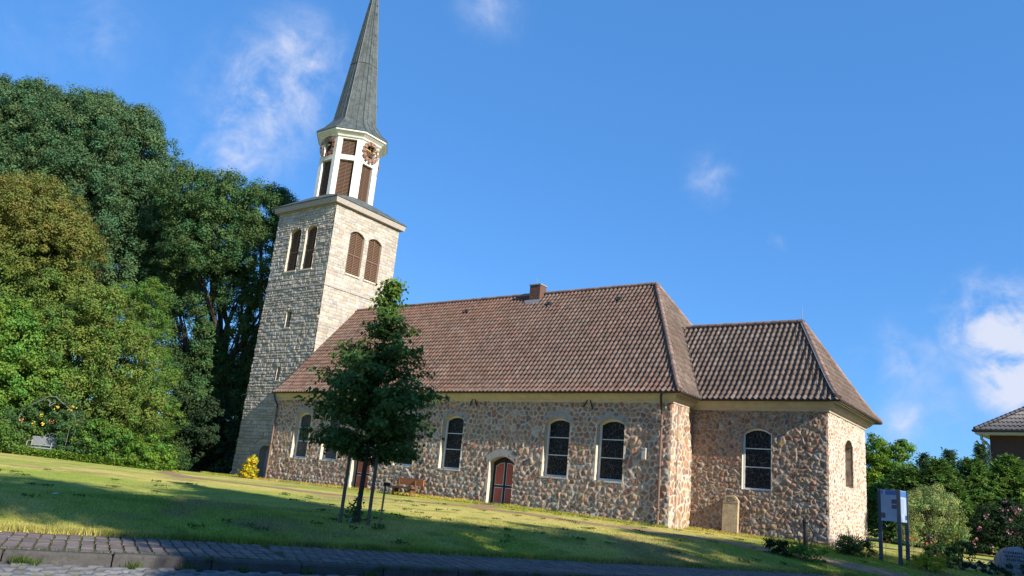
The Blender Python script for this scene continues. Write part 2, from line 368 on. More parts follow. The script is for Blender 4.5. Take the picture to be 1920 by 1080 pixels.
def arch_rise(w, rise, n=12):
    R = (w * w / 4 + rise * rise) / (2 * rise); a = math.asin(min(1, w / 2 / R))
    return [(R * math.sin(t), R * math.cos(t) - (R - rise)) for t in np.linspace(a, -a, n)]
def arch_outline(c, w, z0, zs, rise, n=12):
    return [(c - w / 2, z0), (c + w / 2, z0)] + [(c + u, zs + v) for u, v in arch_rise(w, rise, n)]
def arch_in(u, v, c, w, z0, zs, rise):
    R = (w * w / 4 + rise * rise) / (2 * rise)
    top = zs + np.sqrt(np.maximum(R * R - (u - c) ** 2, 0)) - (R - rise)
    return (np.abs(u - c) < w / 2) & (v > z0) & (v < top)
class Plane:
    def __init__(s, o, ux, inn): s.o = np.array(o, float); s.ux = np.array(ux, float); s.n = np.array(inn, float)
    def __call__(s, u, d, v): return s.o + s.ux * u + s.n * d + np.array([0, 0, v])
PS = Plane((0, 0, 0), (1, 0, 0), (0, 1, 0)); PC = Plane((0, RT, 0), (1, 0, 0), (0, 1, 0)); PE = Plane((CX, 0, 0), (0, 1, 0), (-1, 0, 0))
PR = Plane((LX, 0, 0), (0, 1, 0), (-1, 0, 0)); PTS = Plane((0, TS, 0), (1, 0, 0), (0, 1, 0)); PTE = Plane((TW1, 0, 0), (0, 1, 0), (-1, 0, 0))

def voro(A, B, cw, ch, seed, jit=.75, drop=.14):
    """nearest jittered-lattice seed: ids, vector to it, distance to the cell border"""
    j0 = np.floor(B / ch).astype(int); best = np.full(A.shape, 1e9); bi = np.zeros(A.shape, int); bj = bi.copy(); px = np.zeros(A.shape); py = px.copy()
    def seedpos(i, j):
        return ((i + .5 + .5 * (j % 2) + (hsh(i, j, seed) - .5) * jit) * cw, (j + .5 + (hsh(i, j, seed + 1) - .5) * jit * .8) * ch)
    gone = lambda i, j: hsh(i, j, seed + 5) < drop      # missing seeds leave bigger stones
    for dj in range(-2, 3):
        j = j0 + dj; i0 = np.floor(A / cw - .5 * (j % 2)).astype(int)
        for di in range(-2, 3):
            i = i0 + di; x, y = seedpos(i, j); d = np.where(gone(i, j), 1e8, (A - x) ** 2 + (B - y) ** 2); m = d < best
            best = np.where(m, d, best); bi = np.where(m, i, bi); bj = np.where(m, j, bj); px = np.where(m, x, px); py = np.where(m, y, py)
    e = np.full(A.shape, 1e9)
    for dj in range(-2, 3):
        for di in range(-2, 3):
            j = bj + dj; i = bi + di + ((bj % 2) - (j % 2) > 0) * 0; x, y = seedpos(i, j)
            dx, dy = x - px, y - py; l = np.hypot(dx, dy); ok = (l > 1e-6) & ~gone(i, j)
            q = np.where(ok, ((px + x) / 2 - A) * dx / np.maximum(l, 1e-6) + ((py + y) / 2 - B) * dy / np.maximum(l, 1e-6), 1e9)
            e = np.minimum(e, q)
    return bi, bj, A - px, B - py, e
PAL = np.array([(.28, .135, .088), (.30, .19, .12), (.235, .20, .17), (.15, .135, .125), (.35, .225, .165), (.33, .22, .115), (.36, .33, .285), (.22, .135, .10), (.28, .22, .17), (.17, .15, .13)])
PALW = np.cumsum([.16, .20, .13, .03, .13, .07, .07, .09, .08, .04])
def grid_mesh(name, pl, U, Vv, D, C, openings, material, parent, xform=None):
    keep_idx = np.arange(U.size).reshape(U.shape)
    Q = np.stack([keep_idx[:-1, :-1], keep_idx[:-1, 1:], keep_idx[1:, 1:], keep_idx[1:, :-1]], -1).reshape(-1, 4)
    uc = U.ravel()[Q].mean(1); vc = Vv.ravel()[Q].mean(1); k = np.ones(len(Q), bool)
    for op in openings: k &= ~arch_in(uc, vc, *op)
    Q = Q[k]
    Uw = xform(U, Vv) if xform else U
    P = pl.o + Uw[..., None] * pl.ux - D[..., None] * pl.n; P[..., 2] += Vv
    used = np.unique(Q); rm = np.full(U.size, -1); rm[used] = np.arange(len(used))
    return mk(name, P.reshape(-1, 3)[used], rm[Q], material, parent, smooth=True, col=C.reshape(-1, 3)[used])
def stonewall(name, pl, U0, U1, V0, V1, res, cw, ch, seed, openings, parent, mort=(.008, .016), bulge=.03, mcol=(.47, .42, .35), drop=.14, jit=.75, round_=True, u_edge=None, tone=1.0):
    nu = int((U1 - U0) / res) + 1; nv = int((V1 - V0) / res) + 1
    U, Vv = np.meshgrid(np.linspace(U0, U1, nu), np.linspace(V0, V1, nv))
    w = .05 if round_ else .022
    A = U + w * (vn(U * 5, Vv * 5, seed + 3) - .5); B = Vv + w * (vn(U * 5, Vv * 5, seed + 9) - .5)
    B = B - .06 * np.sin(B * 2.1 + seed)               # courses of uneven height
    bi, bj, dx, dy, e = voro(A, B, cw, ch, seed, jit, drop)
    e = e + (.012 if round_ else .006) * (vn(U * 22, Vv * 22, seed + 4) - .5)
    r1, r2, r3, r4 = (hsh(bi, bj, seed + k) for k in (21, 22, 23, 24))
    mw = mort[0] + mort[1] * r1 ** 2
    msk = ss(mw, mw + (.020 if round_ else .013), e)
    hh = (1 - (1 - np.clip((e - mw) / .055, 0, 1)) ** 2)
    tilt = (dx * (r2 - .5) + dy * (r3 - .5)) * .42
    D = msk * (bulge * (.25 + .75 * hh) * (.5 + r4) + tilt) + (1 - msk) * .016 + .022 * (fbm(U * 9, Vv * 9, seed + 6, 4) - .5)
    D += .017 * msk * (fbm(U * 8 + r1 * 7, Vv * 8, seed + 12, 4) - .5) * 2
    ci = np.searchsorted(PALW, hsh(bi, bj, seed + 31)); ci = np.clip(ci, 0, 9)
    C = (PAL[ci] * .84 + np.array([.265, .19, .15]) * .16) * np.array([1.0, .965, .955]) * tone * (.85 + .34 * hsh(bi, bj, seed + 32))[..., None] * (.82 + .36 * fbm(U * 11, Vv * 11, seed + 13, 3))[..., None]
    mc = np.array(mcol) * (.82 + .36 * fbm(U * 3, Vv * 3, seed + 14, 3))[..., None]
    C = C * msk[..., None] + mc * (1 - msk[..., None])
    if u_edge is not None:                              # keep the corner line clean
        D = D * ss(0, .06, np.abs(U - u_edge))
    return grid_mesh(name, pl, U, Vv, D, C, openings, m_stone, parent)
def ashlar(name, pl, U0, U1, V0, V1, res, seed, openings, parent, rough=.03, xform=None, flatten=None):
    nu = int((U1 - U0) / res) + 1; nv = int((V1 - V0) / res) + 1
    U, Vv = np.meshgrid(np.linspace(U0, U1, nu), np.linspace(V0, V1, nv))
    rows = [V0 - .3]; rr_ = random.Random(seed)
    while rows[-1] < V1 + .3: rows.append(rows[-1] + rr_.choice([.13, .16, .19, .22]))
    rows = np.array(rows); Bv = Vv + .012 * (vn(U * 4, Vv * 4, seed) - .5)
    j = np.searchsorted(rows, Bv) - 1; v0 = rows[j]; v1 = rows[j + 1]
    bw = .28 + .20 * hsh(j, j * 0, seed + 1); offs = hsh(j, j * 0, seed + 2) * 2
    q = (U + offs) / bw; i0 = np.floor(q).astype(int)
    b0 = i0 + .5 * (hsh(i0, j, seed + 3) - .5); b1 = i0 + 1 + .5 * (hsh(i0 + 1, j, seed + 3) - .5)
    i = np.where(q < b0, i0 - 1, np.where(q >= b1, i0 + 1, i0))
    lo = i + .5 * (hsh(i, j, seed + 3) - .5); hi = i + 1 + .5 * (hsh(i + 1, j, seed + 3) - .5)
    eu = np.minimum(q - lo, hi - q) * bw; ev = np.minimum(Bv - v0, v1 - Bv); e = np.minimum(eu, ev)
    msk = ss(.006, .022, e); r1, r2, r3 = (hsh(i, j, seed + k) for k in (11, 12, 13))
    face = fbm(U * 7 + r1 * 9, Vv * 7, seed + 5, 4) - .45
    D = msk * (rough * (.35 + .9 * r1) + rough * 1.6 * face + (r2 - .5) * .12 * (U - (lo + hi) / 2 * bw + offs) + (r3 - .5) * .2 * (Vv - (v0 + v1) / 2))
    C = np.array([.395, .352, .30]) * (.80 + .36 * hsh(i, j, seed + 14))[..., None] * (.86 + .28 * fbm(U * 2.2, Vv * .8, seed + 8, 4))[..., None]
    t = hsh(i, j, seed + 15)[..., None]; C = C * (1 + .10 * (t - .5) * np.array([1, 0, -1.5]))
    C = C * (.62 + .38 * msk)[..., None]
    return grid_mesh(name, pl, U, Vv, D, C, openings, m_ashlar, parent, xform)

NAVEW = [1.985, 3.98, 8.45, 10.885, 15.675, 17.81]          # window centres
WW, WS, WZ, WR = 1.05, 2.385, 4.22, .215
DOORS = [6.085, 13.39]
nave_open = [(c, WW, WS, WZ, WR) for c in NAVEW] + [(c, 1.12, .2, 2.76, .215) for c in DOORS]
stonewall('nave_wall', PS, 0, LX, .75, ZW, .022, .215, .185, 100, nave_open, church, bulge=.034, mcol=(.42, .36, .29), tone=.95, jit=.62, drop=.08, u_edge=LX)
stonewall('return_wall', PR, 0, RT, .7, ZW, .024, .24, .21, 140, [], church, mcol=(.50, .43, .34), bulge=.02, u_edge=0)
stonewall('chancel_wall', PC, LX, CX, .6, ZW + .06, .0165, .142, .122, 180, [(22.2, .95, 2.49, 4.22, .2)], church, mort=(.004, .005), bulge=.030, mcol=(.33, .275, .215), tone=.88, jit=1.0, drop=.18, round_=False, u_edge=CX)
stonewall('east_wall', PE, RT, 6.396, .6, ZW + .06, .0165, .130, .125, 220, [(YR + .03, .98, 2.87, 4.16, .21)], church, mort=(.006, .009), bulge=.010, mcol=(.62, .55, .46), jit=1.0, drop=.16, round_=False, u_edge=RT)  # mortar paler than on the south side, sunlight put into its colour
b = MB()      # unseen north and west sides, plain
b.add([(0, 8.03, .5), (LX, 8.03, .5), (LX, 8.03, ZW), (0, 8.03, ZW), (0, 0, .5), (0, 0, ZW), (0, YR, 10.1), (LX, 6.396, .5), (CX, 6.396, .5), (CX, 6.396, 5.1), (LX, 6.396, 5.1), (LX, 8.03, .5), (LX, 8.03, ZW)],
      [(0, 3, 2, 1), (4, 5, 6, 3, 0), (7, 10, 9, 8), (7, 11, 12, 10)])
b.build('rear_wall', mat('rear_fieldstone', (.30, .24, .2), rough=.9, nscale=5, namt=.4, bscale=8, bstr=.8), church)

# roofs: pantile relief
def tilt_curve(t, c, k): return t * (1 - c * np.exp(-t / k))
def roof(name, e0, e1, r0_, r1_, ze, zr, fl, tile, course, seed, cols, parent, samp=9):
    e0, e1, r0_, r1_ = (np.array(p, float) for p in (e0, e1, r0_, r1_))
    ux = (e1 - e0); Le = np.linalg.norm(ux); ux /= Le; nv_ = np.array([-ux[1], ux[0]])
    run = (r0_ - e0) @ nv_; 
    if run < 0: nv_ = -nv_; run = -run
    tt = np.linspace(0, 1, 400); zz = ze + (zr - ze) * tilt_curve(tt, *fl); arc = np.concatenate([[0], np.cumsum(np.hypot(np.diff(tt) * run, np.diff(zz)))])
    nc = max(1, round(arc[-1] / course)); cs = arc[-1] / nc
    qs = np.array([0, .34, .67, .985]); al = (np.arange(nc)[:, None] + qs[None]).ravel() * cs
    al = np.concatenate([[-.07], al, [arc[-1]]]); q = np.concatenate([[-.0], np.tile(qs, nc), [1]]); cid = np.concatenate([[0], np.repeat(np.arange(nc), 4), [nc - 1]])
    t = np.interp(al, arc, tt); t[0] = -.07 / (arc[1] - arc[0]) * (tt[1] - tt[0])
    zt = ze + (zr - ze) * np.where(t < 0, t * (1 - fl[0]), tilt_curve(np.maximum(t, 0), *fl))
    a = np.arange(0, Le + tile / samp, tile / samp)
    A, T = np.meshgrid(a, t); I = np.broadcast_to(cid[:, None], A.shape); QQ = np.broadcast_to(q[:, None], A.shape); ZT = np.broadcast_to(zt[:, None], A.shape)
    aL = (r0_ - e0) @ ux * T; aR = Le + (r1_ - e1) @ ux * T
    Ac = np.clip(A, aL, aR)
    u = A / tile + .02 * hsh(I, I * 0, seed); j = np.floor(u).astype(int); p = u - j
    prof = np.where(p < .62, np.sin(np.pi * p / .62) * .052, -np.sin(np.pi * (p - .62) / .38) * .012)
    hh = prof + .030 * (1 - QQ) + (hsh(j, I, seed + 1) - .5) * .012
    dz = np.gradient(ZT[:, 0], np.maximum(t * run, -9)); dz = np.where(np.isfinite(dz), dz, 1)[:, None]
    nl = np.sqrt(1 + dz * dz)
    P = e0[None, None] + Ac[..., None] * ux + (T * run)[..., None] * nv_ - (hh * dz / nl)[..., None] * nv_
    P = np.concatenate([P, (ZT + hh / nl)[..., None]], -1)
    r1 = hsh(j, I, seed + 2); r2 = hsh(j, I, seed + 3)
    wx = P[..., 0]; wz = P[..., 2] * 1.3 + P[..., 1]
    c0, c1, c2 = (np.array(c) for c in cols)
    patch = ss(.38, .66, fbm(wx * .16 + seed, wz * .22, seed + 5, 4) * .8 + .25 * (r1 - .3))[..., None]
    C = (c0 * (1 - patch) + c1 * patch) * (.80 + .38 * r2)[..., None]
    pale = ss(.62, .80, r1 * .55 + .45 * fbm(wx * .9, wz * .25, seed + 7, 3))[..., None] * .32
    C = C * (1 - pale) + c2 * pale
    C = C * (.90 + .2 * fbm(wx * 9, wz * 9, seed + 9, 2))[..., None]
    idx = np.arange(A.size).reshape(A.shape)
    Qd = np.stack([idx[:-1, :-1], idx[:-1, 1:], idx[1:, 1:], idx[1:, :-1]], -1).reshape(-1, 4)
    fa = Ac.ravel()[Qd]; ok = (fa.max(1) - fa.min(1)) > 1e-5
    nrm_up = np.cross(np.append(ux, 0), np.append(nv_, 1))[2]
    Qd = Qd[ok]
    if nrm_up < 0: Qd = Qd[:, ::-1].copy()
    return mk(name, P.reshape(-1, 3), Qd, m_tile, parent, smooth=False, col=C.reshape(-1, 3))
FN = (.40, .16); FCc = (.42, .25)
REDT = ((.124, .069, .049), (.122, .082, .063), (.165, .135, .11)); BRN = ((.102, .072, .056), (.118, .088, .070), (.19, .155, .13))
nr = [(0.0, -EO), (LX + EO, -EO), (LX + EO, 2 * YR + EO), (0.0, 2 * YR + EO)]
roof('roof', nr[0], nr[1], (-.05, YR), (17.247, YR), ZE, 10.257, FN, .19, .262, 300, REDT, church)
roof('roof_hip', nr[1], nr[2], (17.247, YR), (17.247, YR), ZE, 10.257, FN, .19, .262, 310, BRN, church)
roof('roof', nr[2], nr[3], (17.247, YR), (-.05, YR), ZE, 10.257, FN, .57, .262, 320, REDT, church, samp=3)
CY0 = RT - EO; CY1 = 2 * YR - CY0; CE = CX + EO
roof('chancel_roof', (18.0, CY0), (CE, CY0), (18.0, YR), (22.934, YR), ZE, 8.398, FCc, .19, .262, 330, BRN, church)
roof('chancel_roof_hip', (CE, CY0), (CE, CY1), (22.934, YR), (22.934, YR), ZE, 8.398, FCc, .19, .262, 340, BRN, church)
roof('chancel_roof', (CE, CY1), (18.0, CY1), (22.934, YR), (18.0, YR), ZE, 8.398, FCc, .57, .262, 350, BRN, church, samp=3)
def caps(name, pts, parent, r=.085, step=.3, m_=None):
    pts = np.array(pts, float); L = np.concatenate([[0], np.cumsum(np.linalg.norm(np.diff(pts, axis=0), axis=1))]); b = MB(); a = 0.
    while a < L[-1] - .05:
        e = min(a + step * 1.12, L[-1]); p = [np.array([np.interp(w_, L, pts[:, k]) for k in range(3)]) for w_ in (a, e)]
        b.tube(p, [r * 1.12, r * .88], 10); a += step
    n_ = len(b.v); cc = np.repeat(np.array([(.20, .135, .11)]) * rng.uniform(.75, 1.25, (n_ // 20 + 1, 1)), 20, 0)[:n_]
    return mk(name, b.v, b.f, m_tile, parent, col=cc, smooth=False)
tt = np.linspace(0, 1, 30)
def hipline(e, r, ze, zr, fl): return [(e[0] + (r[0] - e[0]) * t, e[1] + (r[1] - e[1]) * t, ze + .05 + (zr - ze) * tilt_curve(t, *fl)) for t in tt]
caps('hip_tiles', hipline(nr[1], (17.247, YR), ZE, 10.257, FN), church)
caps('hip_tiles', hipline(nr[2], (17.247, YR), ZE, 10.257, FN), church)
caps('hip_tiles', hipline((CE, CY0), (22.934, YR), ZE, 8.398, FCc), church)
caps('hip_tiles', hipline((CE, CY1), (22.934, YR), ZE, 8.398, FCc), church)
caps('ridge_tiles', [(0, YR, 10.30), (17.3, YR, 10.30)], church, .08)
caps('ridge_tiles', [(18.6, YR, 8.44), (22.98, YR, 8.44)], church, .08)
# cornice swept along the walls (mitred), gutters
def sweep(name, prof, path, m, parent, closed_prof=False):
    V = []; n = len(prof)
    for d, z_ in prof: V += [(*path(d), z_)] if False else [(x_, y_, z_) for x_, y_ in path(d)]
    k = len(path(0)); Fc = []
    for i in range(n - 1 + (1 if closed_prof else 0)):
        for j in range(k - 1):
            i2 = (i + 1) % n; Fc.append((i * k + j, i * k + j + 1, i2 * k + j + 1, i2 * k + j))
    return mk(name, V, Fc, m, parent)
cpath = lambda d: [(-.0, -d), (LX + d, -d), (LX + d, RT - d), (CX + d, RT - d), (CX + d, 6.396 + d), (CX - .5, 6.396 + d)]
sweep('cornice', [(-.02, 4.97), (.045, 4.97), (.06, 5.03), (.10, 5.06), (.16, 5.10), (.22, 5.17), (.25, 5.24), (.30, 5.245), (.30, 5.275), (.40, 5.28)], cpath, m_cornice, church)
gut = [(.385 + .055 * math.cos(a) + .055, ZE - .0 + .06 * math.sin(a) - .01) for a in np.linspace(math.pi, 2 * math.pi, 9)] 
gut += [(d - (.008 if d > .44 else -.008), z_ + .008) for d, z_ in gut[::-1]]
sweep('gutter', gut, cpath, m_gutter, church, True)
b = MB(); b.add([(0, -EO, ZE - .02), (0, -EO + .001, ZE + .05), (0, YR, 10.2), (0, YR, 10.32)], [(0, 1, 3, 2)]); 
# west verge board following the roof curve
b = MB(); hv = [(y0 + (YR - y0) * t, ZE + (10.257 - ZE) * tilt_curve(t, *FN)) for t in tt for y0 in (-EO,)]
V = [(-.06, y, z_ - .12) for y, z_ in hv] + [(-.06, y, z_ + .06) for y, z_ in hv] + [(.03, y, z_ + .06) for y, z_ in hv]; k = len(hv)
b.add(V, [(i, i + 1, k + i + 1, k + i) for i in range(k - 1)] + [(k + i, k + i + 1, 2 * k + i + 1, 2 * k + i) for i in range(k - 1)])
b.build('verge', mat('verge_tile', (.17, .085, .06), rough=.8, nscale=8, namt=.3), church)
# dark strip for the shadow line where the chancel roof meets the nave hip
def nave_hip_z(x_): t = (LX + EO - x_) / (LX + EO - 17.247); return ZE + (10.257 - ZE) * tilt_curve(t, *FN)
def chan_z(y_): t = (y_ - CY0) / (YR - CY0); return ZE + (8.398 - ZE) * tilt_curve(t, *FCc)
vp = []
for y0 in np.linspace(CY0, YR, 14):
    zc = chan_z(y0); lo, hi = 17.3, LX + EO
    for _ in range(40):
        mid = (lo + hi) / 2
        if nave_hip_z(mid) > zc: lo = mid
        else: hi = mid
    vp.append((lo, y0, zc + .05))
b = MB(); b.tube(vp, .05, 6); b.build('valley_shadow', m_gutter, church)

# chimney
b = MB(); b.box((11.33, 3.64, 9.3), (11.88, 4.12, 10.62)); b.box((11.30, 3.61, 10.62), (11.91, 4.15, 10.67), 1); b.box((11.43, 3.73, 10.67), (11.78, 4.03, 10.69), 2)
ch = b.build('chimney', [m_brick, m_lead, m_dark], church)
b = MB(); b.add([(11.17, 3.55, 9.72), (11.93, 3.55, 9.72), (11.93, 3.60, 9.95), (11.17, 3.60, 9.95)], [(0, 1, 2, 3)]); b.build('flashing', m_lead, ch)
# vent tiles on the roof
for vx, vt in ((3.3, .86), (8.1, .86), (12.6, .87), (16.0, .86)):
    b = MB(); y0 = -EO + (YR + EO) * vt; z0 = ZE + (10.257 - ZE) * tilt_curve(vt, *FN)
    b.box((vx - .07, y0 - .13, z0 - .03), (vx + .07, y0 + .06, z0 + .11)); b.build('roof_vent', m_gutter, church)

# windows and doors of nave and chancel
def ring(b, pl, out, inn, d0, d1, mi=0):
    n = len(out); V = [pl(u, d0, v) for u, v in out] + [pl(u, d0, v) for u, v in inn] + [pl(u, d1, v) for u, v in out] + [pl(u, d1, v) for u, v in inn]; Fc = []
    for i in range(n):
        j = (i + 1) % n; Fc += [(i, j, n + j, n + i), (2 * n + i, 3 * n + i, 3 * n + j, 2 * n + j), (n + i, n + j, 3 * n + j, 3 * n + i), (i, 2 * n + i, 2 * n + j, j)]
    b.add(V, Fc, mi)
def shrink(c, w, z0, zs, rise, k): 
    return arch_outline(c, w - 2 * k, z0 + k, zs, max(.02, rise - k * (1 if rise > k else .5)))
def arch_window(pl, c, w, z0, zs, rise, depth, parent, band=True, bars=(.36, .68), frame_w=.075, reveal_m=None, jambs=True, glass=None):
    reveal_m = reveal_m or m_plaster
    o1 = arch_outline(c, w, z0, zs, rise); o2 = shrink(c, w, z0, zs, rise, frame_w)
    b = MB(); n = len(o1)
    b.add([pl(u, -.03, v) for u, v in o1] + [pl(u, depth + .08, v) for u, v in o1], [(i, (i + 1) % n, n + (i + 1) % n, n + i) for i in range(n)])
    if jambs:
        for s_ in (-1, 1):      # ragged rendered strip beside the opening
            hh = np.linspace(z0 - .02, zs + .05, 15); rr = np.random.default_rng(int(c * 100) + s_)
            e = c + s_ * w / 2; wv = .05 + .05 * rr.random(15)
            V = [pl(e, -.031, v) for v in hh] + [pl(e + s_ * wv[i], -.024, hh[i]) for i in range(15)]
            b.add(V, [(i, i + 1, 15 + i + 1, 15 + i) if s_ < 0 else (i, 15 + i, 15 + i + 1, i + 1) for i in range(14)])
        b.box(tuple(pl(c - w / 2 - .05, -.035, z0 - .05)), tuple(pl(c + w / 2 + .05, .05, z0 + .004)))
    win = b.build('window', reveal_m, parent)
    if band:
        b = MB(); k = .235; rr = np.random.default_rng(int(c * 77)); A = arch_rise(w, rise, 15); V = []
        for i, (u, v) in enumerate(A):
            l = math.hypot(u, v + .6); dx, dz = u / l, (v + .6) / l; th = k * (1 + .12 * (rr.random() - .5))
            V += [pl(c + u, -.036, zs + v), pl(c + u + dx * th, -.033, zs + v + dz * th)]
        b.add(V, [(2 * i, 2 * i + 1, 2 * i + 3, 2 * i + 2) for i in range(14)])
        b.build('arch_band', m_greyplaster, win)
    b = MB(); ring(b, pl, o1, o2, depth, depth + .06); b.build('frame', m_frame, win)
    for f_ in bars:
        b = MB(); zb = z0 + frame_w + (zs + rise - z0 - 2 * frame_w) * f_
        p, q_ = pl(c - w / 2 + frame_w - .005, depth + .02, zb - .014), pl(c + w / 2 - frame_w + .005, depth + .05, zb + .014); b.box(tuple(np.minimum(p, q_)), tuple(np.maximum(p, q_)))
        b.build('glazing_bar', m_frame, win)
    o3 = shrink(c, w, z0, zs, rise, frame_w - .01)
    b = MB(); b.add([pl(u, depth + .045, v) for u, v in o3], [tuple(range(len(o3)))]); b.build('pane', glass or m_glass, win)
    return win
m_glass_refl = glass_mat('grey_reflection_glass', (.13, .13, .13), 6.0, (.035, .038, .042))  # paler copy of the glass, grey reflection put into its base colour
for i, c in enumerate(NAVEW): arch_window(PS, c, WW, WS, WZ, WR, .19, church, glass=m_glass_refl if i < 2 else m_glass)
arch_window(PC, 22.2, .95, 2.49, 4.22, .2, .07, church, band=False, jambs=False, frame_w=.06)
arch_window(PE, YR + .03, .98, 2.87, 4.16, .21, .32, church, band=False, jambs=False, frame_w=.07, reveal_m=mat('stone_jamb', (.34, .25, .18), rough=.9, nscale=5, namt=.4, bscale=8, bstr=.7))
def arch_door(pl, c, parent):
    w, z0, zs, rise, dep = 1.12, 1.0, 2.76, .215, .27
    o1 = arch_outline(c, w, z0, zs, rise); n = len(o1); b = MB()
    b.add([pl(u, -.03, v) for u, v in o1] + [pl(u, dep + .1, v) for u, v in o1], [(i, (i + 1) % n, n + (i + 1) % n, n + i) for i in range(n)])
    hh = np.linspace(z0, zs + .05, 12); wv = .07 + .05 * np.random.default_rng(int(c * 31)).random(12)
    for s_ in (-1,):
        e = c + s_ * w / 2; b.add([pl(e, -.031, v) for v in hh] + [pl(e + s_ * wv[i], -.024, hh[i]) for i in range(12)], [(i, i + 1, 13 + i, 12 + i) for i in range(11)])
    d = b.build('door', m_plaster, parent)
    b = MB(); A = arch_rise(w, rise, 15); V = []
    for u, v in A:
        l = math.hypot(u, v + .5); dx, dz = u / l, (v + .5) / l; th = .26
        V += [pl(c + u, -.040, zs + v), pl(c + u + dx * th, -.036, zs + v + dz * th)]
    b.add(V, [(2 * i, 2 * i + 1, 2 * i + 3, 2 * i + 2) for i in range(14)]); b.build('arch_band', m_greyplaster, d)
    b = MB(); b.add([pl(u, dep, v) for u, v in o1], [tuple(range(n))]); b.build('door_leaf', m_door, d)
    b = MB(); wb = MB(); cc = c + .0; zth = 1.2; top = zs + rise
    for s_ in (-1, 1):
        x0, x1 = sorted((cc + s_ * .07, cc + s_ * .42))
        for (za, zb_) in ((zth + .13, zth + .66), (zth + .78, 2.62)):
            arch = zb_ > 2.5
            def pan(k):
                q = [(x0 - k, za - k), (x1 + k, za - k)]
                if arch: q += [(x1 + k, zb_ + k + (.0 if s_ > 0 else .13)), ((x0 + x1) / 2, zb_ + k + .11), (x0 - k, zb_ + k + (.13 if s_ > 0 else 0))]
                else: q += [(x1 + k, zb_ + k), (x0 - k, zb_ + k)]
                return q
            b.add([pl(u, dep - .022, v) for u, v in pan(0)], [tuple(range(len(pan(0))))])
            q0, q1 = pan(.022), pan(0); m_ = len(q0)
            wb.add([pl(u, dep - .018, v) for u, v in q0] + [pl(u, dep - .026, v) for u, v in q1], [(i, (i + 1) % m_, m_ + (i + 1) % m_, m_ + i) for i in range(m_)])
    b.build('door_panel', m_red, d); wb.build('panel_trim', m_frame, d)
    b = MB(); b.box(tuple(pl(cc - .012, dep - .03, zth)), tuple(pl(cc + .012, dep - .004, top - .03))); b.build('astragal', m_door, d)
    b = MB(); b.tube([pl(cc + .05, dep - .02, zth + .72), pl(cc + .05, dep - .07, zth + .72), pl(cc + .10, dep - .07, zth + .72)], .012, 6); b.build('handle', m_iron, d)
    b = MB(); p, q_ = pl(c - w / 2, -.03, 1.0), pl(c + w / 2, dep, 1.20); b.box(tuple(p), tuple(q_)); b.build('threshold', m_greyplaster, d)
for c in DOORS: arch_door(PS, c, church)
# downpipes, anchors, wall lamp, lightning rods
def downpipe(x0, ztop_off=.5):
    b = MB(); b.tube([(x0 + .12, -.43, ZE - .05), (x0 + .10, -.42, ZE - .18), (x0 + .05, -.28, ZE - .38), (x0, -.10, ZE - .55), (x0, -.085, ZE - .7)], .042, 8, 1)
    b.tube([(x0, -.085, ZE - .68), (x0, -.085, float(H(x0, 0)) - .1)], .04, 8, 0)
    for z_ in (4.2, 2.9, 1.6): b.tube([(x0, -.085, z_), (x0, -.085, z_ + .035)], .052, 8, 1)
    b.build('downpipe', [m_pipe, m_gutter], church)
downpipe(19.68); downpipe(.02)
for a, bt, c in (((11.66, 4.80), (11.81, 5.17), (12.01, 4.80)), ((16.71, 4.80), (16.93, 5.15), (17.09, 4.73))):
    b = MB(); b.tube([(a[0], -.07, a[1]), (bt[0], -.08, bt[1]), (c[0], -.07, c[1])], .026, 6); b.build('wall_anchor', m_iron, church)
b = MB(); b.box((19.05, -.14, 3.14), (19.18, -.02, 3.48)); b.box((19.04, -.16, 3.46), (19.19, -.02, 3.50)); b.build('wall_lamp', mat('grey_box', (.36, .35, .32), rough=.5), church)
hl = hipline((CE, CY0), (22.934, YR), ZE, 8.398, FCc)
for rod in ([(LX + .05, .38, 5.0), (LX + .05, .38, .9)], [(22.95, YR - .04, 8.5), (22.95, YR - .05, 8.95)], [(p[0] - .10, p[1] - .08, p[2] + .12) for p in hl[::3]], [(11.5, 3.9, 10.66), (11.5, 3.9, 11.0)]):
    b = MB(); b.tube(rod, .011, 6); b.build('lightning_conductor', m_lead, church)

# ---------------- tower
TB, TZ, TSC = .7, 15.58, 11.17
def bat(U, Vv, sgn_edge, amt):     # the lower shaft leans in slightly up to the string course
    return U
tS_open = [(-3.11, .93, 12.09, 14.30, .22), (-1.80, .88, 12.09, 14.30, .22), (-2.56, .42, 8.98, 9.86, .01), (-2.62, .34, 6.22, 6.90, .01), (-2.55, 1.0, .3, 2.72, .25)]
tE_open = [(3.385, 1.0, 12.08, 14.28, .21), (4.70, .98, 12.08, 14.28, .21)]
def xfS(U, Vv): k = np.clip((TSC - Vv) / 9.9, 0, 1.1) * .26; return U - k * (TW1 - U) / (TW1 - TW0)
ashlar('tower_wall', PTS, TW0, TW1, TB, TZ, .028, 400, tS_open, church, rough=.038, xform=xfS)
ashlar('tower_wall', PTE, TS, TN, 5.0, TZ, .030, 430, tE_open, church, rough=.014)
b = MB()
b.add([(TW0 - .27, TS, TB), (TW0, TS, TSC), (TW0, TS, TZ), (TW0, TN, TZ), (TW0, TN, TSC), (TW0 - .27, TN, TB), (TW1, TN, TB), (TW1, TN, TZ), (TW1, TS, TB), (TW1, TS, 5.0), (TW1, TN, 5.0)],
      [(0, 1, 4, 5), (1, 2, 3, 4), (5, 4, 3, 7, 6), (8, 6, 10, 9)])
b.build('tower_rear_wall', mat('rear_limestone', (.38, .33, .27), rough=.9, nscale=4, namt=.25, bscale=7, bstr=.7), church)
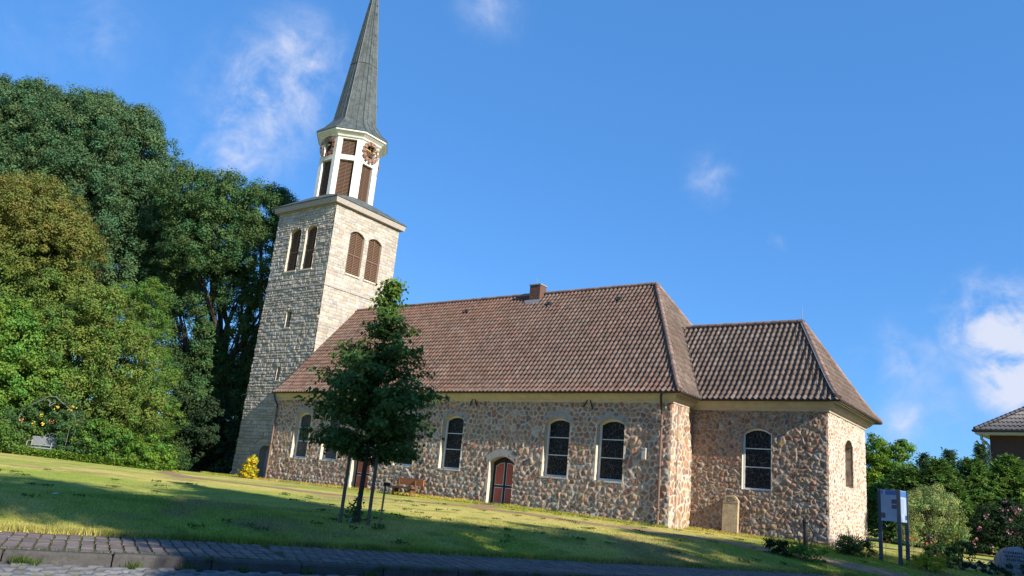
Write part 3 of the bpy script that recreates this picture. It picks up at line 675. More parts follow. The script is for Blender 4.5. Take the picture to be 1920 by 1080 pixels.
def boxring(name, x0, x1, y0, y1, out, z0, z1, m, parent, taper=0):
    b = MB(); V = []
    for o_, z_ in ((-.02, z0), (out - taper, z0), (out, z1), (-.02, z1)): V += [(x0 - o_, y0 - o_, z_), (x1 + o_, y0 - o_, z_), (x1 + o_, y1 + o_, z_), (x0 - o_, y1 + o_, z_)]
    Fc = []
    for i in range(4):
        i2 = (i + 1) % 4
        for j in range(4): Fc.append((i * 4 + j, i * 4 + (j + 1) % 4, i2 * 4 + (j + 1) % 4, i2 * 4 + j))
    b.add(V, Fc); return b.build(name, m, parent)
boxring('string_course', TW0, TW1, TS, TN, .055, 11.10, 11.20, m_corn_stone, church)
boxring('tower_cornice', TW0, TW1, TS, TN, .26, TZ - .02, TZ + .26, m_corn_stone, church, .05)
TCX, TCY = -2.508, YR
b = MB(); o_ = .30; z0 = TZ + .265; a = 1.62; k = a * .4142
sq = [(TW0 - o_, TS - o_), (TW1 + o_, TS - o_), (TW1 + o_, TN + o_), (TW0 - o_, TN + o_)]
octp = lambda a, z_: [(TCX + a * dx, TCY + a * dy, z_) for dx, dy in ((.4142, -1), (1, -.4142), (1, .4142), (.4142, 1), (-.4142, 1), (-1, .4142), (-1, -.4142), (-.4142, -1))]
V = [(x_, y_, z0) for x_, y_ in sq] + [(x_, y_, z0 + .05) for x_, y_ in sq] + octp(1.62, 16.62)
b.add(V, [(i, (i + 1) % 4, 4 + (i + 1) % 4, 4 + i) for i in range(4)] + [(4, 5, 8, 15), (5, 9, 8), (5, 6, 10, 9), (6, 11, 10), (6, 7, 12, 11), (7, 13, 12), (7, 4, 14, 13), (4, 15, 14)] + [(3, 2, 1, 0)])
b.build('tower_roof', m_copper, church)
# louvred openings
def louvre(pl, c, w, z0, zs, rise, depth, parent, slats=26, mull=True, reveal=m_plaster, rise_sill=True, name='louvre_window'):
    o1 = arch_outline(c, w, z0, zs, rise); n = len(o1); b = MB()
    b.add([pl(u, -.035, v) for u, v in o1] + [pl(u, depth + .25, v) for u, v in o1], [(i, (i + 1) % n, n + (i + 1) % n, n + i) for i in range(n)])
    if rise_sill:
        p, q_ = pl(c - w / 2 - .03, -.07, z0 - .07), pl(c + w / 2 + .03, .05, z0 + .005); b.box(tuple(np.minimum(p, q_)), tuple(np.maximum(p, q_)))
    win = b.build(name, reveal, parent)
    b = MB(); ring(b, pl, o1, arch_outline(c, w - .10, z0 + .05, zs, max(.01, rise - .05)), depth, depth + .07)
    if mull:
        p, q_ = pl(c - .022, depth - .005, z0), pl(c + .022, depth + .05, zs + rise - .02); b.box(tuple(np.minimum(p, q_)), tuple(np.maximum(p, q_)))
        zm = z0 + (zs + rise - z0) * .46; p, q_ = pl(c - w / 2, depth - .003, zm - .035), pl(c + w / 2, depth + .05, zm + .035); b.box(tuple(np.minimum(p, q_)), tuple(np.maximum(p, q_)))
    b.build('frame', m_slat, win)
    b = MB(); top = zs + rise
    R = (w * w / 4 + rise * rise) / (2 * rise) if rise > .03 else None
    for i in range(slats):
        za = z0 + .03 + (top - z0 - .05) * i / slats; pitch = (top - z0) / slats; hw = w / 2 - .03
        if R and za > zs - .02:
            q2 = R * R - (za + pitch * .6 - zs + R - rise) ** 2
            if q2 <= .002: continue
            hw = min(hw, math.sqrt(q2) - .02)
        if hw < .05: continue
        b.add([pl(c - hw, depth + .025, za), pl(c + hw, depth + .025, za), pl(c + hw, depth + .085, za + pitch * .92), pl(c - hw, depth + .085, za + pitch * .92),
               pl(c - hw, depth + .025, za + .018), pl(c + hw, depth + .025, za + .018)], [(0, 1, 5, 4), (4, 5, 2, 3)])
    b.build('louvre_slats', m_slat, win)
    b = MB(); b.add([pl(u, depth + .14, v) for u, v in o1], [tuple(range(n))]); b.build('backing', m_dark, win)
for op in tS_open[:2]: louvre(PTS, *op, .16, church)
for op in tE_open: louvre(PTE, *op, .07, church)
for c, w, z0, zs, rs in tS_open[2:4]:
    b = MB(); o1 = [(c - w / 2, z0), (c + w / 2, z0), (c + w / 2, zs), (c - w / 2, zs)]
    b.add([PTS(u, -.03, v) for u, v in o1] + [PTS(u, .25, v) for u, v in o1], [(i, (i + 1) % 4, 4 + (i + 1) % 4, 4 + i) for i in range(4)])
    b.box((c - w / 2 - .04, TS - .06, z0 - .07), (c + w / 2 + .04, TS + .05, z0 + .003)); win = b.build('slit_window', m_plaster, church)
    b = MB(); b.add([PTS(u, .2, v) for u, v in o1], [(0, 1, 2, 3)]); b.build('pane', m_glass_refl, win)
# tower portal with a flat arch hood
c = -2.55; o1 = arch_outline(c, 1.0, .7, 2.72, .25); n = len(o1); b = MB()
b.add([PTS(u, -.03, v) for u, v in o1] + [PTS(u, .4, v) for u, v in o1], [(i, (i + 1) % n, n + (i + 1) % n, n + i) for i in range(n)])
ring(b, PTS, arch_outline(c, 1.22, .7, 2.72, .34), o1, -.05, .0); pd = b.build('portal', m_corn_stone, church)
b = MB(); b.add([PTS(u, .33, v) for u, v in o1], [tuple(range(n))]); b.build('door_leaf', mat('grey_door', (.30, .27, .24), rough=.7, nscale=6, namt=.2), pd)
b = MB(); A = [(c - .15 + 1.0 * math.sin(t), 2.55 + .80 * math.cos(t)) for t in np.linspace(-1.1, 1.1, 16)]
b.tube([PTS(u, -.05, v) for u, v in A], .035, 6); b.box((c - 1.05, TS - .06, 2.90), (c + .75, TS - .01, 2.97)); b.build('hood_mould', m_corn_stone, pd)

# ---------------- belfry, clocks and spire
BA = 1.60; dirs = [(0, -1), (.7071, -.7071), (1, 0), (.7071, .7071), (0, 1), (-.7071, .7071), (-1, 0), (-.7071, -.7071)]
hw = BA * .4142; us = [-hw, -.40, .40, hw]; vs = [16.2, 16.52, 18.77, 19.05, 20.03, 20.25]
b = MB(); planes = []
for dx, dy in dirs:
    pl = Plane((TCX + BA * dx, TCY + BA * dy, 0), (-dy, dx, 0), (-dx, -dy, 0)); planes.append(pl)
    for i in range(3):
        for j in range(5):
            if i == 1 and j in (1, 3): continue
            b.add([pl(us[i], 0, vs[j]), pl(us[i + 1], 0, vs[j]), pl(us[i + 1], 0, vs[j + 1]), pl(us[i], 0, vs[j + 1])], [(0, 1, 2, 3)])
    for j in (1, 3):
        q = [(-.4, vs[j]), (.4, vs[j]), (.4, vs[j + 1]), (-.4, vs[j + 1])]
        b.add([pl(u, 0, v) for u, v in q] + [pl(u, .24, v) for u, v in q], [(i, (i + 1) % 4, 4 + (i + 1) % 4, 4 + i) for i in range(4)])
bel = b.build('belfry', m_white, church)
for i, pl in enumerate(planes):
    for (z0, z1, n) in ((vs[1], vs[2], 28), (vs[3], vs[4], 12)):
        b = MB(); d0 = .15
        for k in range(n):
            za = z0 + (z1 - z0) * k / n; p = (z1 - z0) / n
            b.add([pl(-.4, d0, za), pl(.4, d0, za), pl(.4, d0 + .06, za + p * .95), pl(-.4, d0 + .06, za + p * .95), pl(-.4, d0, za + .018), pl(.4, d0, za + .018)], [(0, 1, 5, 4), (4, 5, 2, 3)])
        for u in (-.012,): b.add([pl(u, d0 - .01, z0), pl(u + .024, d0 - .01, z0), pl(u + .024, d0 - .01, z1), pl(u, d0 - .01, z1)], [(0, 1, 2, 3)])
        b.add([pl(-.4, d0 + .09, z0), pl(.4, d0 + .09, z0), pl(.4, d0 + .09, z1), pl(-.4, d0 + .09, z1)], [(0, 1, 2, 3)], 1)
        b.build('louvre', [m_slat, m_dark], church)
    if i in (0, 2, 4, 6):
        cz = 19.53; b = MB()
        for r_in, r_out in ((.60, .625), (.40, .415)):
            t = np.linspace(0, 2 * math.pi, 41)[:-1]
            ring(b, pl, [(r_out * math.sin(x_), cz + r_out * math.cos(x_)) for x_ in t], [(r_in * math.sin(x_), cz + r_in * math.cos(x_)) for x_ in t], -.14, -.11)
        for k in range(4):
            t = k * math.pi / 2 + math.pi / 4; b.tube([pl(.4 * math.sin(t), -.125, cz + .4 * math.cos(t)), pl(.62 * math.sin(t), -.05, cz + .62 * math.cos(t)), pl(.62 * math.sin(t), .0, cz + .62 * math.cos(t))], .014, 5)
        ck = b.build('clock', m_copperdisc, church)
        b = MB()
        for k in range(12):
            t = k * math.pi / 6; cu, cv = .505 * math.sin(t), cz + .505 * math.cos(t)
            q = [(cu + .098 * math.sin(a_), cv + .098 * math.cos(a_)) for a_ in np.linspace(0, 2 * math.pi, 13)[:-1]]
            b.prism([pl(u, -.14, v) for u, v in q][::-1], -.02 * np.array([*(-pl.n[:2]), 0]) * -1)
        b.build('hour_plate', m_copperdisc, ck)
        b = MB()
        for ang, ln, wd in ((math.radians(-84), .52, .035), (math.radians(80), .30, .045)):
            ca, sa = math.cos(ang), math.sin(ang); q = [(-wd, -.10), (wd, -.10), (wd * .7, ln * .8), (0, ln), (-wd * .7, ln * .8)]
            b.prism([pl(u * ca + v * sa, -.17, cz + v * ca - u * sa) for u, v in q], .012 * -np.array([pl.n[0], pl.n[1], 0]))
        b.build('clock_hand', m_gold, ck)
b = MB(); lv = [(1.59, 20.10), (1.68, 20.12), (1.72, 20.20), (1.90, 20.34), (1.95, 20.36), (1.96, 20.46)]; V = sum((octp(a, z_) for a, z_ in lv), [])
b.add(V, [(i * 8 + k, i * 8 + (k + 1) % 8, (i + 1) * 8 + (k + 1) % 8, (i + 1) * 8 + k) for i in range(len(lv) - 1) for k in range(8)]); b.build('belfry_cornice', m_white, church)
APEX = 31.9; lv = [(1.93, 20.44), (2.0, 20.455), (2.0, 20.50), (1.62, 20.86), (1.26, 21.38), (1.20, 21.55), (.02, APEX)]
b = MB(); V = sum((octp(a, z_) for a, z_ in lv), []); b.add(V, [(i * 8 + k, i * 8 + (k + 1) % 8, (i + 1) * 8 + (k + 1) % 8, (i + 1) * 8 + k) for i in range(len(lv) - 1) for k in range(8)])
spire = b.build('spire', m_copper, church)
b = MB()
for k in range(8):
    for f_ in (0, .33, .66):
        pts = []
        for a, z_ in lv[2:]:
            o = octp(a, z_); p, q_ = np.array(o[k]), np.array(o[(k + 1) % 8]); pts.append(p * (1 - f_) + q_ * f_ + np.array([0, 0, .012]))
        if f_: pts[-1] = pts[-2] + (pts[-1] - pts[-2]) * .72
        b.tube(pts, .022 if f_ == 0 else .016, 4)
for zc in (29.6, 25.3):
    a = 1.2 * (APEX - zc) / (APEX - 21.55) + .015; b.tube(octp(a, zc) + [octp(a, zc)[0]], .018, 4)
b.build('standing_seam', m_seam, spire)
b = MB()
for k, zc in ((1, 28.9), (1, 27.4), (1, 29.5), (7, 29.4), (2, 23)):
    a = 1.2 * (APEX - zc) / (APEX - 21.55); o = octp(a, zc); p = np.array(o[k]) * .5 + np.array(o[(k + 1) % 8]) * .5; dn = np.array([dirs[(k + 1) % 8][0], dirs[(k + 1) % 8][1], 0])
    b = MB(); b.tube([p, p + dn * .09, p + dn * .09 + np.array([0, 0, .08])], .02, 5); b.build('roof_hook', m_seam, spire)

b = MB(); b.sphere((TCX, TCY, APEX + .12), .16); b.tube([(TCX, TCY, APEX), (TCX, TCY, APEX + 1.3)], .025, 6); b.box((TCX - .3, TCY - .02, APEX + .85), (TCX + .3, TCY + .02, APEX + .9)); b.build('finial', m_gold, spire)
#@@PART2
# ------------------------------------------------------------------ vegetation
def unit(v): return v / (np.linalg.norm(v, axis=-1, keepdims=True) + 1e-9)
def leaf_mesh(name, P, Nrm, size, col, m, parent, aspect=.6, axis=None, org=None, curl=.25):
    n = len(P); size = np.broadcast_to(size, (n,))[:, None]
    a = np.cross(Nrm, rng.normal(size=(n, 3))) if axis is None else axis
    a = unit(a); bvec = unit(np.cross(Nrm, a)); nn = unit(Nrm)
    V = np.stack([P - a * size * .5, P + bvec * size * aspect * .5 + nn * size * curl * .3, P + a * size * .5 - nn * size * curl * .3, P - bvec * size * aspect * .5 + nn * size * curl * .3], 1).reshape(-1, 3)
    Fc = np.arange(n * 4).reshape(n, 4)
    return mk(name, V, Fc, m, parent, col=np.repeat(col, 4, 0), org=org)
def cloud(blobs, dens=9, cr=.42, per=40, inner=.35, flat=.75, seed=0, squash=(1, 1, 1)):
    """leaf positions: every lobe carries many small tufts, every tuft is a loose shell of leaves"""
    g = np.random.default_rng(seed); P = []; Nn = []; K = []; k0 = 0
    for bx, by, bz, r in blobs:
        nc = max(4, int(dens * r * r * 4 * .5)); d = unit(g.normal(size=(nc, 3))); d[:, 2] = np.where(d[:, 2] < -.8, -d[:, 2], d[:, 2])
        rad = r * np.where(g.random(nc) < .8, g.uniform(.72, 1.10, nc), g.uniform(inner, .8, nc))
        c = np.array([bx, by, bz]) + d * rad[:, None] * np.array(squash)
        m = g.poisson(per * 2, nc) + 2; ids = np.repeat(np.arange(nc), m)
        s_ = cr * g.uniform(.6, 1.45, nc)[ids][:, None]
        o = unit(g.normal(size=(len(ids), 3)));  rr = g.random((len(ids), 1)) ** .5
        off = o * s_ * rr * np.array([1.05, 1.05, flat])
        P.append(c[ids] + off); Nn.append(unit(o * .9 + d[ids] * .35 + np.array([0, 0, .35]) + g.normal(size=(len(ids), 3)) * .38)); K.append(ids + k0); k0 += nc
    return np.concatenate(P), unit(np.concatenate(Nn)), np.concatenate(K), k0
def leafcol(K, nk, base, var=.25, cvar=.22, second=None, frac=None, seed=0):
    g = np.random.default_rng(seed); n = len(K); base = np.array(base)
    c = base * (1 + cvar * (g.random(nk) * 2 - 1))[K][:, None] * (1 + var * (g.random(n) * 2 - 1))[:, None]
    c *= 1 + np.array([.25, 0, -.1]) * (g.random(nk) * 2 - 1)[K][:, None]
    if second is not None:
        f = (frac if frac is not None else .2); f = np.clip(f + .35 * (g.random(nk)[K] - .5) + .3 * (g.random(n) - .5), 0, 1)[:, None] if np.ndim(f) else (g.random(n) < f)[:, None] * 1.
        c = c * (1 - f) + np.array(second) * (.75 + .5 * g.random(n))[:, None] * f
    return np.maximum(c, .003)
def limbs(name, base, blobs, r, parent, m=None, fork=.45, seed=1, bend=.15, lean=None):
    g = np.random.default_rng(seed); base = np.array(base, float); b = MB(); B = np.array(blobs)[:, :3]; top = B.mean(0) if lean is None else np.array(lean, float)
    f = base + (top - base) * fork; f[:2] = base[:2] * .6 + f[:2] * .4
    b.tube([base - (0, 0, .25), base + (0, 0, .15), base + (f - base) * .5 + g.normal(size=3) * .1, f], [r * 1.5, r * 1.1, r * .9, r * .8], 9)
    for c in B:
        q = f + (c - f) * .5 + g.normal(size=3) * bend * np.linalg.norm(c - f) * .5
        b.tube([f, (f + q) / 2 + g.normal(size=3) * .05, q, c], [r * .6, r * .48, r * .33, r * .10], 6)
        for _ in range(2):
            e = c + unit(g.normal(size=3)) * .9; b.tube([q, (q + e) / 2 + g.normal(size=3) * .12, e], [r * .22, r * .14, r * .04], 5)
    return b.build(name, m or m_bark, parent, smooth=True)
def gz(x, y): return float(H(np.array(x), np.array(y)))
def tree(name, label, blobs, base_xy, r, col, size, dens=9, per=40, cr=.42, second=None, frac=None, seed=1, cat='tree', group=None, m=None, fork=.45, aspect=.65, trunk=True, flat=.75, fracfn=None, squash=(1, 1, 1), inner=.35, crown='crown'):
    base = (base_xy[0], base_xy[1], gz(*base_xy)); t = thing(name, base, label, cat, group)
    P, Nn, K, nk = cloud(blobs, dens, cr, per, inner, flat, seed, squash)
    ok = P[:, 2] > H(P[:, 0], P[:, 1]) + .02; P, Nn, K = P[ok], Nn[ok], K[ok]
    fr = fracfn(P) if fracfn else frac
    g = np.random.default_rng(seed + 50)
    leaf_mesh(crown, P, Nn, size * g.uniform(.7, 1.25, len(P)), leafcol(K, nk, col, second=second, frac=fr, seed=seed), m or m_leaf, t, aspect)
    if trunk: limbs('trunk', base, blobs, r, t, seed=seed, fork=fork)
    return t
BL = {
'oak_big':[[-26.06,-7.0,18.18,5.13],[-22.83,-5.42,20.83,3.25],[-22.87,-4.16,16.9,4.45],[-20.14,-3.16,20.15,3.76],[-17.96,-1.48,20.06,3.08],[-19.67,-1.41,15.96,4.79],[-17.12,0.2,16.89,3.25],[-18.61,0.64,12.16,4.11],[-15.96,1.91,14.41,2.74],[-16.35,0.98,16.33,2.4],[-23.48,-6.59,22.88,1.44],[-22.14,-5.68,23.19,1.23],[-18.84,-3.02,22.74,1.54],[-20.79,-4.36,22.3,1.54],[-16.93,-1.32,21.98,1.37]],
'oak_right':[[-12.1,0.04,17.14,1.87],[-10.32,1.48,16.88,1.87],[-8.53,2.92,16.62,1.77],[-7.47,3.57,17.1,0.97],[-11.02,1.73,14.5,2.57],[-9.0,3.39,14.11,2.25],[-12.11,1.14,13.76,1.93],[-9.97,3.45,11.7,1.61],[-13.1,1.24,11.2,1.35],[-8.55,4.52,11.7,1.29],[-13.82,1.53,8.66,1.22],[-13.04,2.6,7.21,1.35],[-9.76,4.86,7.89,1.35],[-11.42,4.07,6.47,1.45],[-10.2,2.2,5.6,1.2],[-12.2,1.4,5.4,1.2],[-8.9,4.3,5.6,1.1],[-11.0,2.6,8.6,1.0],[-9.2,3.4,9.6,.9],[-10.5,2.8,7.4,1.1],[-12.3,1.9,6.6,1.1],[-9.4,4.2,6.3,1.1],[-8.4,4.8,9.4,1.0],[-8.6,4.6,7.6,1.0],[-10.0,2.2,4.4,1.1],[-8.8,3.6,4.4,1.0],[-11.2,2.0,10.8,.85],[-11.1,2.1,9.8,.8],[-10.9,2.4,9.0,.8],[-11.9,2.6,4.4,1.1]],
'dark_shrub':[[-8.25,2.17,3.77,1.47],[-9.42,1.24,3.92,1.47],[-7.61,2.92,3.0,1.18],[-8.85,2.21,2.3,1.32],[-9.92,1.44,2.18,0.88]],
'rusty':[[-15.13,-8.59,12.75,2.81],[-13.04,-7.27,13.52,2.02],[-12.51,-6.31,11.84,2.24],[-13.98,-6.93,10.33,2.53],[-12.26,-5.47,9.86,1.54],[-11.44,-5.71,12.49,0.98],[-15.06,-7.0,8.07,2.24],[-13.0,-5.6,8.57,1.96]],
'mid':[[-7.21,-5.55,7.97,1.59],[-8.2,-5.62,5.9,2.05],[-6.66,-4.43,5.82,1.92],[-7.74,-4.64,3.99,2.05],[-6.3,-3.56,4.03,1.41],[-8.7,-6.47,7.31,1.28]],
'left':[[-9.7,-8.24,6.45,1.87],[-9.46,-7.44,4.58,2.0],[-10.83,-8.59,4.9,2.25],[-9.81,-7.1,2.75,1.25],[-8.15,-6.49,4.72,1.12],[-11.23,-8.09,2.47,1.5]],
'feather':[[-8.02,-2.95,8.05,1.23],[-7.86,-2.15,5.98,1.31],[-7.67,-3.21,9.66,0.99],[-7.82,-1.39,3.77,1.23],[-8.55,-3.85,9.56,0.82]],
'bright':[[21.9,22.9,4.0,1.0],[22.9,23.9,3.4,1.0],[21.0,22.9,4.4,.9],[21.29,22.66,5.68,0.8],[21.71,23.32,4.63,1.09],[22.44,23.53,5.67,0.63],[21.14,23.32,3.33,1.15],[22.59,24.14,4.18,1.03]],
'bud':[[26.1,6.44,2.45,0.62],[26.6,6.89,2.3,0.62],[26.35,6.6,2.85,.38],[26.75,7.0,2.65,.34],[26.0,6.3,2.75,.30],[25.91,6.47,1.64,0.55],[26.89,7.23,1.58,0.45],[25.76,6.09,2.47,0.32]],
'rose':[[27.62,11.13,2.07,0.74],[28.26,11.56,2.23,0.74],[28.05,11.27,2.64,0.46],[27.3,11.03,1.62,0.5],[28.61,11.97,1.8,0.7],[27.89,11.51,1.54,0.59]],
}
GREEN = (.038, .082, .030)
tree('oak_tree', 'huge dark green oak, tallest tree of all, at the left of the churchyard', BL['oak_big'], (-19.5, -1.5), .65, (.090, .165, .072), .125, dens=17, per=64, cr=.46, flat=1.0, seed=11)
tree('oak_tree', 'dark oak with forked trunk and sky showing through its crown beside the tower', BL['oak_right'], (-11.4, 4.6), .45, (.075, .145, .050), .115, dens=24, per=52, cr=.37, flat=1.0, seed=12, fork=.42, inner=.5)
tree('maple_tree', 'broad tree with rust tinted seed clusters over its olive green crown', BL['rusty'], (-13.6, -6.6), .35, (.125, .195, .042), .11, dens=21, per=60, cr=.38, flat=1.0, seed=13, second=(.25, .18, .055), fracfn=lambda P: np.clip((P[:, 2] - 9.5) / 7.0, 0, .42))
tree('hornbeam_tree', 'mid green leafy tree in the lower hedge row below the rust tinted tree', BL['mid'], (-7.6, -5.0), .22, (.140, .225, .046), .10, dens=28, per=56, cr=.31, flat=1.0, seed=14, second=(.17, .12, .05), frac=.10)
tree('hazel_tree', 'bright green large leaved tree at the left edge behind the metal bench', BL['left'], (-9.9, -7.7), .2, (.130, .245, .042), .115, dens=25, per=52, cr=.32, flat=1.0, seed=15)
tree('ash_tree', 'slender fresh green tree with feathery sprays next to the dark gap', BL['feather'], (-8.0, -2.4), .18, (.115, .215, .04), .10, dens=28, per=50, cr=.31, flat=.6, seed=16, aspect=.4)
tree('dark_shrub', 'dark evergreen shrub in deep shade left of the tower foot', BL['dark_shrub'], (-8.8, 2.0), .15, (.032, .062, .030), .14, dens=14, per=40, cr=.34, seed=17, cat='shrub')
tree('hedge_shrub', 'low bright green shrub at the right end of the hedge, by the lawn', [[-3.59,-4.11,1.95,0.85],[-2.92,-3.59,1.85,0.6]], (-3.4, -4.0), .06, (.13, .24, .032), .10, dens=30, per=40, cr=.24, seed=18, cat='shrub')
tree('hedge_shrub', 'rounded green shrub between the metal bench and the bright low shrub', [[-4.44,-4.8,2.1,0.86],[-5.18,-5.48,2.4,0.9]], (-4.8, -5.1), .06, (.105, .20, .034), .10, dens=26, per=40, cr=.24, seed=19, cat='shrub')
# a band of nettles and ivy along the foot of the hedge
g = np.random.default_rng(77); n = 26000
u = g.random(n); ex = -9.3 + 7.0 * u; ey = -9.95 + 6.3 * u; off = g.random(n) ** 1.5 * 1.5
px = ex - .67 * off + .1 * g.normal(size=n); py = ey + .74 * off + .1 * g.normal(size=n)
pz = H(px, py) + g.random(n) * (.20 + .26 * fbm(px * 1.5, py * 1.5, 8)) * (1 + off * .3)
K = (fbm(px * 3, py * 3, 2) * 30).astype(int)
gc = leaf_mesh('ground_cover', np.stack([px, py, pz], 1), unit(g.normal(size=(n, 3)) * .6 + [0, 0, 1]), .085 * g.uniform(.6, 1.3, n), leafcol(K, 31, (.12, .22, .032), seed=4), m_leaf, None, .7)
tag(gc, 'strip of bright green nettles and ivy along the foot of the hedge', 'ground cover', kind='stuff')

tree('elder_shrub', 'dense leafy shrub directly behind the metal bench and rose arch', [[-8.3,-7.9,2.3,1.0],[-7.6,-8.3,2.0,.8],[-8.9,-7.0,2.4,1.1],[-7.9,-6.2,2.6,.95],[-7.2,-5.7,2.2,.8],[-9.3,-9.0,2.2,1.1],[-6.3,-5.1,1.75,.75],[-5.9,-4.5,1.7,.7],[-6.9,-4.6,1.9,.8]], (-8.4, -7.6), .08, (.09, .17, .036), .10, dens=26, per=44, cr=.28, seed=23, cat='shrub')
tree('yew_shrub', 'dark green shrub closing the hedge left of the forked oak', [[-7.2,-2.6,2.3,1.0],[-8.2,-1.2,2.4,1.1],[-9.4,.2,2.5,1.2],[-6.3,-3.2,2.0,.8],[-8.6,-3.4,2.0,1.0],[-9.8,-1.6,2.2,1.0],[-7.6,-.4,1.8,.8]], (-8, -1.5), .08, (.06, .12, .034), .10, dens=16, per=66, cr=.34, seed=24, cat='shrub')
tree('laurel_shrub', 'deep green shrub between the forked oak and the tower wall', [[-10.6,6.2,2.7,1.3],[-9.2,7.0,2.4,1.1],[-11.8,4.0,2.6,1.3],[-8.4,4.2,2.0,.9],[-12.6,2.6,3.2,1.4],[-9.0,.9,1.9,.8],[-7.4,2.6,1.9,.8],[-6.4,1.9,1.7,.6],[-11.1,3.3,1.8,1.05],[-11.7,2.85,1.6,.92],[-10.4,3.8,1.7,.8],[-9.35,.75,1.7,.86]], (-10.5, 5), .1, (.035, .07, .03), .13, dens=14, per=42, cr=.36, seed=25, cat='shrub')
# a far wood that closes the horizon behind the churchyard
g = np.random.default_rng(123); FB = []
for a_ in np.linspace(-95, 12, 46):
    rr = 78 + 10 * g.random(); x_, y_ = CAM[0] + rr * math.sin(math.radians(a_)), CAM[1] + rr * math.cos(math.radians(a_))
    FB += [(x_, y_, 2.6 + g.random(), 2.9), (x_ + g.normal() * 2, y_ + g.normal() * 2, 5.0 + 1.5 * g.random() if a_ < -32 else 3.6, 2.3)]
P, Nn, K, nk = cloud(FB, 1.6, .8, 36, .3, .8, 124)
o = leaf_mesh('distant_woods', P, Nn, .40 * g.uniform(.7, 1.2, len(P)), leafcol(K, nk, (.045, .085, .035)), m_leaf, None, .75); tag(o, 'far green woods closing the horizon behind the churchyard', 'woods', kind='stuff')

# trees behind the church on the right
tree('bright_tree', 'bright yellow green leafy tree right behind the chancel', BL['bright'], (21.8, 23.4), .15, (.12, .22, .026), .12, dens=26, per=50, cr=.30, seed=21)
def conifer(name, label, x, y, top, rad, col, seed, group=None, wisp=False):
    """thuja grown wild: drooping flat sprays round a stem"""
    z0 = gz(x, y); t = thing(name, (x, y, z0), label, 'conifer', group); g = np.random.default_rng(seed); P = []; A = []; Nn = []; K = []
    n = int((110 if wisp else 260) * rad * (top - z0)); 
    for k in range(n):
        f = g.random() ** .85; z_ = z0 + .15 + (top - z0 - .2) * f; rr = rad * ((1 - f ** 2.6) ** .7 if not wisp else (1 - f) ** .75) * g.uniform(.3, 1.1) + .04
        th = g.random() * 2 * math.pi; d = np.array([math.cos(th), math.sin(th), 0]); c = np.array([x, y, z_]) + d * rr
        ax = unit(d + np.array([0, 0, .55 if f > .8 else -.15]) + g.normal(size=3) * .3); m_ = 16
        s_ = np.linspace(-.30, .18, m_) * g.uniform(.7, 1.3); side = unit(np.cross(ax, [0, 0, 1.]))
        p = c + ax * s_[:, None] + side * (g.normal(size=(m_, 1)) * .07) + g.normal(size=(m_, 3)) * .025
        P.append(p); A.append(unit(ax + side * g.normal(size=(m_, 1)) * .7)); Nn.append(unit(np.array([0, 0, 1.]) + d * .5 + g.normal(size=(m_, 3)) * .35)); K.append(np.full(m_, k))
    P = np.concatenate(P); A = np.concatenate(A); Nn = np.concatenate(Nn); K = np.concatenate(K); ok = P[:, 2] > z0
    leaf_mesh('crown', P[ok], Nn[ok], .135 * g.uniform(.6, 1.3, ok.sum()), leafcol(K[ok], n, col, cvar=.35, seed=seed), m_needle, t, .38, axis=A[ok])
    b = MB(); b.tube([(x, y, z0 - .1), (x, y, z0 + (top - z0) * .5), (x, y, top - .1)], [.10, .07, .015], 7); b.build('trunk', m_bark, t)
    return t
HC = [(23.5, 13.4, 3.5, 1.1, (.09, .18, .036), 'thuja half hidden behind the chancel corner'), (24.6, 12.6, 4.2, 1.2, (.085, .165, .036), 'narrow thuja in the hedge beside the chancel corner'), (25.7, 13.0, 4.6, 1.25, (.09, .175, .036), 'dense thuja in the hedge behind the information board'),
      (26.8, 13.9, 4.75, 1.35, (.095, .185, .036), 'broad thuja in the hedge above the pale bush'), (26.3, 12.3, 3.6, .9, (.085, .165, .032), 'lower light green thuja in front of the hedge, right of the pale bush'), (28.0, 14.8, 5.0, 1.4, (.105, .20, .036), 'full thuja in the hedge above the pink rose bush'),
      (29.3, 15.7, 5.2, 1.55, (.10, .19, .036), 'tall thuja in the hedge below the neighbouring house')]
for i, (x_, y_, tp, rd_, cl_, lb) in enumerate(HC): conifer('thuja', lb, x_, y_, tp, rd_, cl_, 60 + i, 'thujas in the hedge')
for i, (x_, y_, tp, lb) in enumerate(((24.9, 14.9, 5.0, 'thin wispy conifer rising over the hedge nearest the bright tree'), (25.8, 15.6, 5.25, 'wispy conifer top over the middle of the hedge'), (26.9, 16.4, 5.65, 'tallest wispy conifer top beside the house gutter'), (27.7, 16.9, 5.2, 'wispy conifer top in front of the dark house wall'))):
    conifer('young_conifer', lb, x_, y_, tp, .85, (.075, .13, .055), 70 + i, 'wispy conifers behind the hedge', wisp=True)

# garden at the east end
tree('butterfly_bush', 'large pale grey green bush behind the information board', BL['bud'], (26.4, 6.8), .05, (.28, .36, .13), .07, dens=60, per=34, cr=.20, seed=31, cat='bush', aspect=.32, second=(.30, .25, .10), frac=.05)
rb_ = tree('rose_bush', 'dark rose bush with pink flower heads behind the boulder', BL['rose'], (28.0, 11.4), .05, (.022, .048, .02), .075, dens=45, per=34, cr=.2, seed=32, cat='bush')
def flowers(parent, pts, size, col, name='flower', n=9, seed=0):
    g = np.random.default_rng(seed); P = np.repeat(np.array(pts, float), n, 0) + g.normal(size=(len(pts) * n, 3)) * size * .8
    o = leaf_mesh(name, P, unit(g.normal(size=(len(P), 3)) + [.3, -.6, .5]), size * g.uniform(.7, 1.3, len(P)), np.array(col) * g.uniform(.7, 1.25, (len(P), 1)), m_flower, parent, .9)
    return tag(o, kind='stuff')
g = np.random.default_rng(9); fp = []
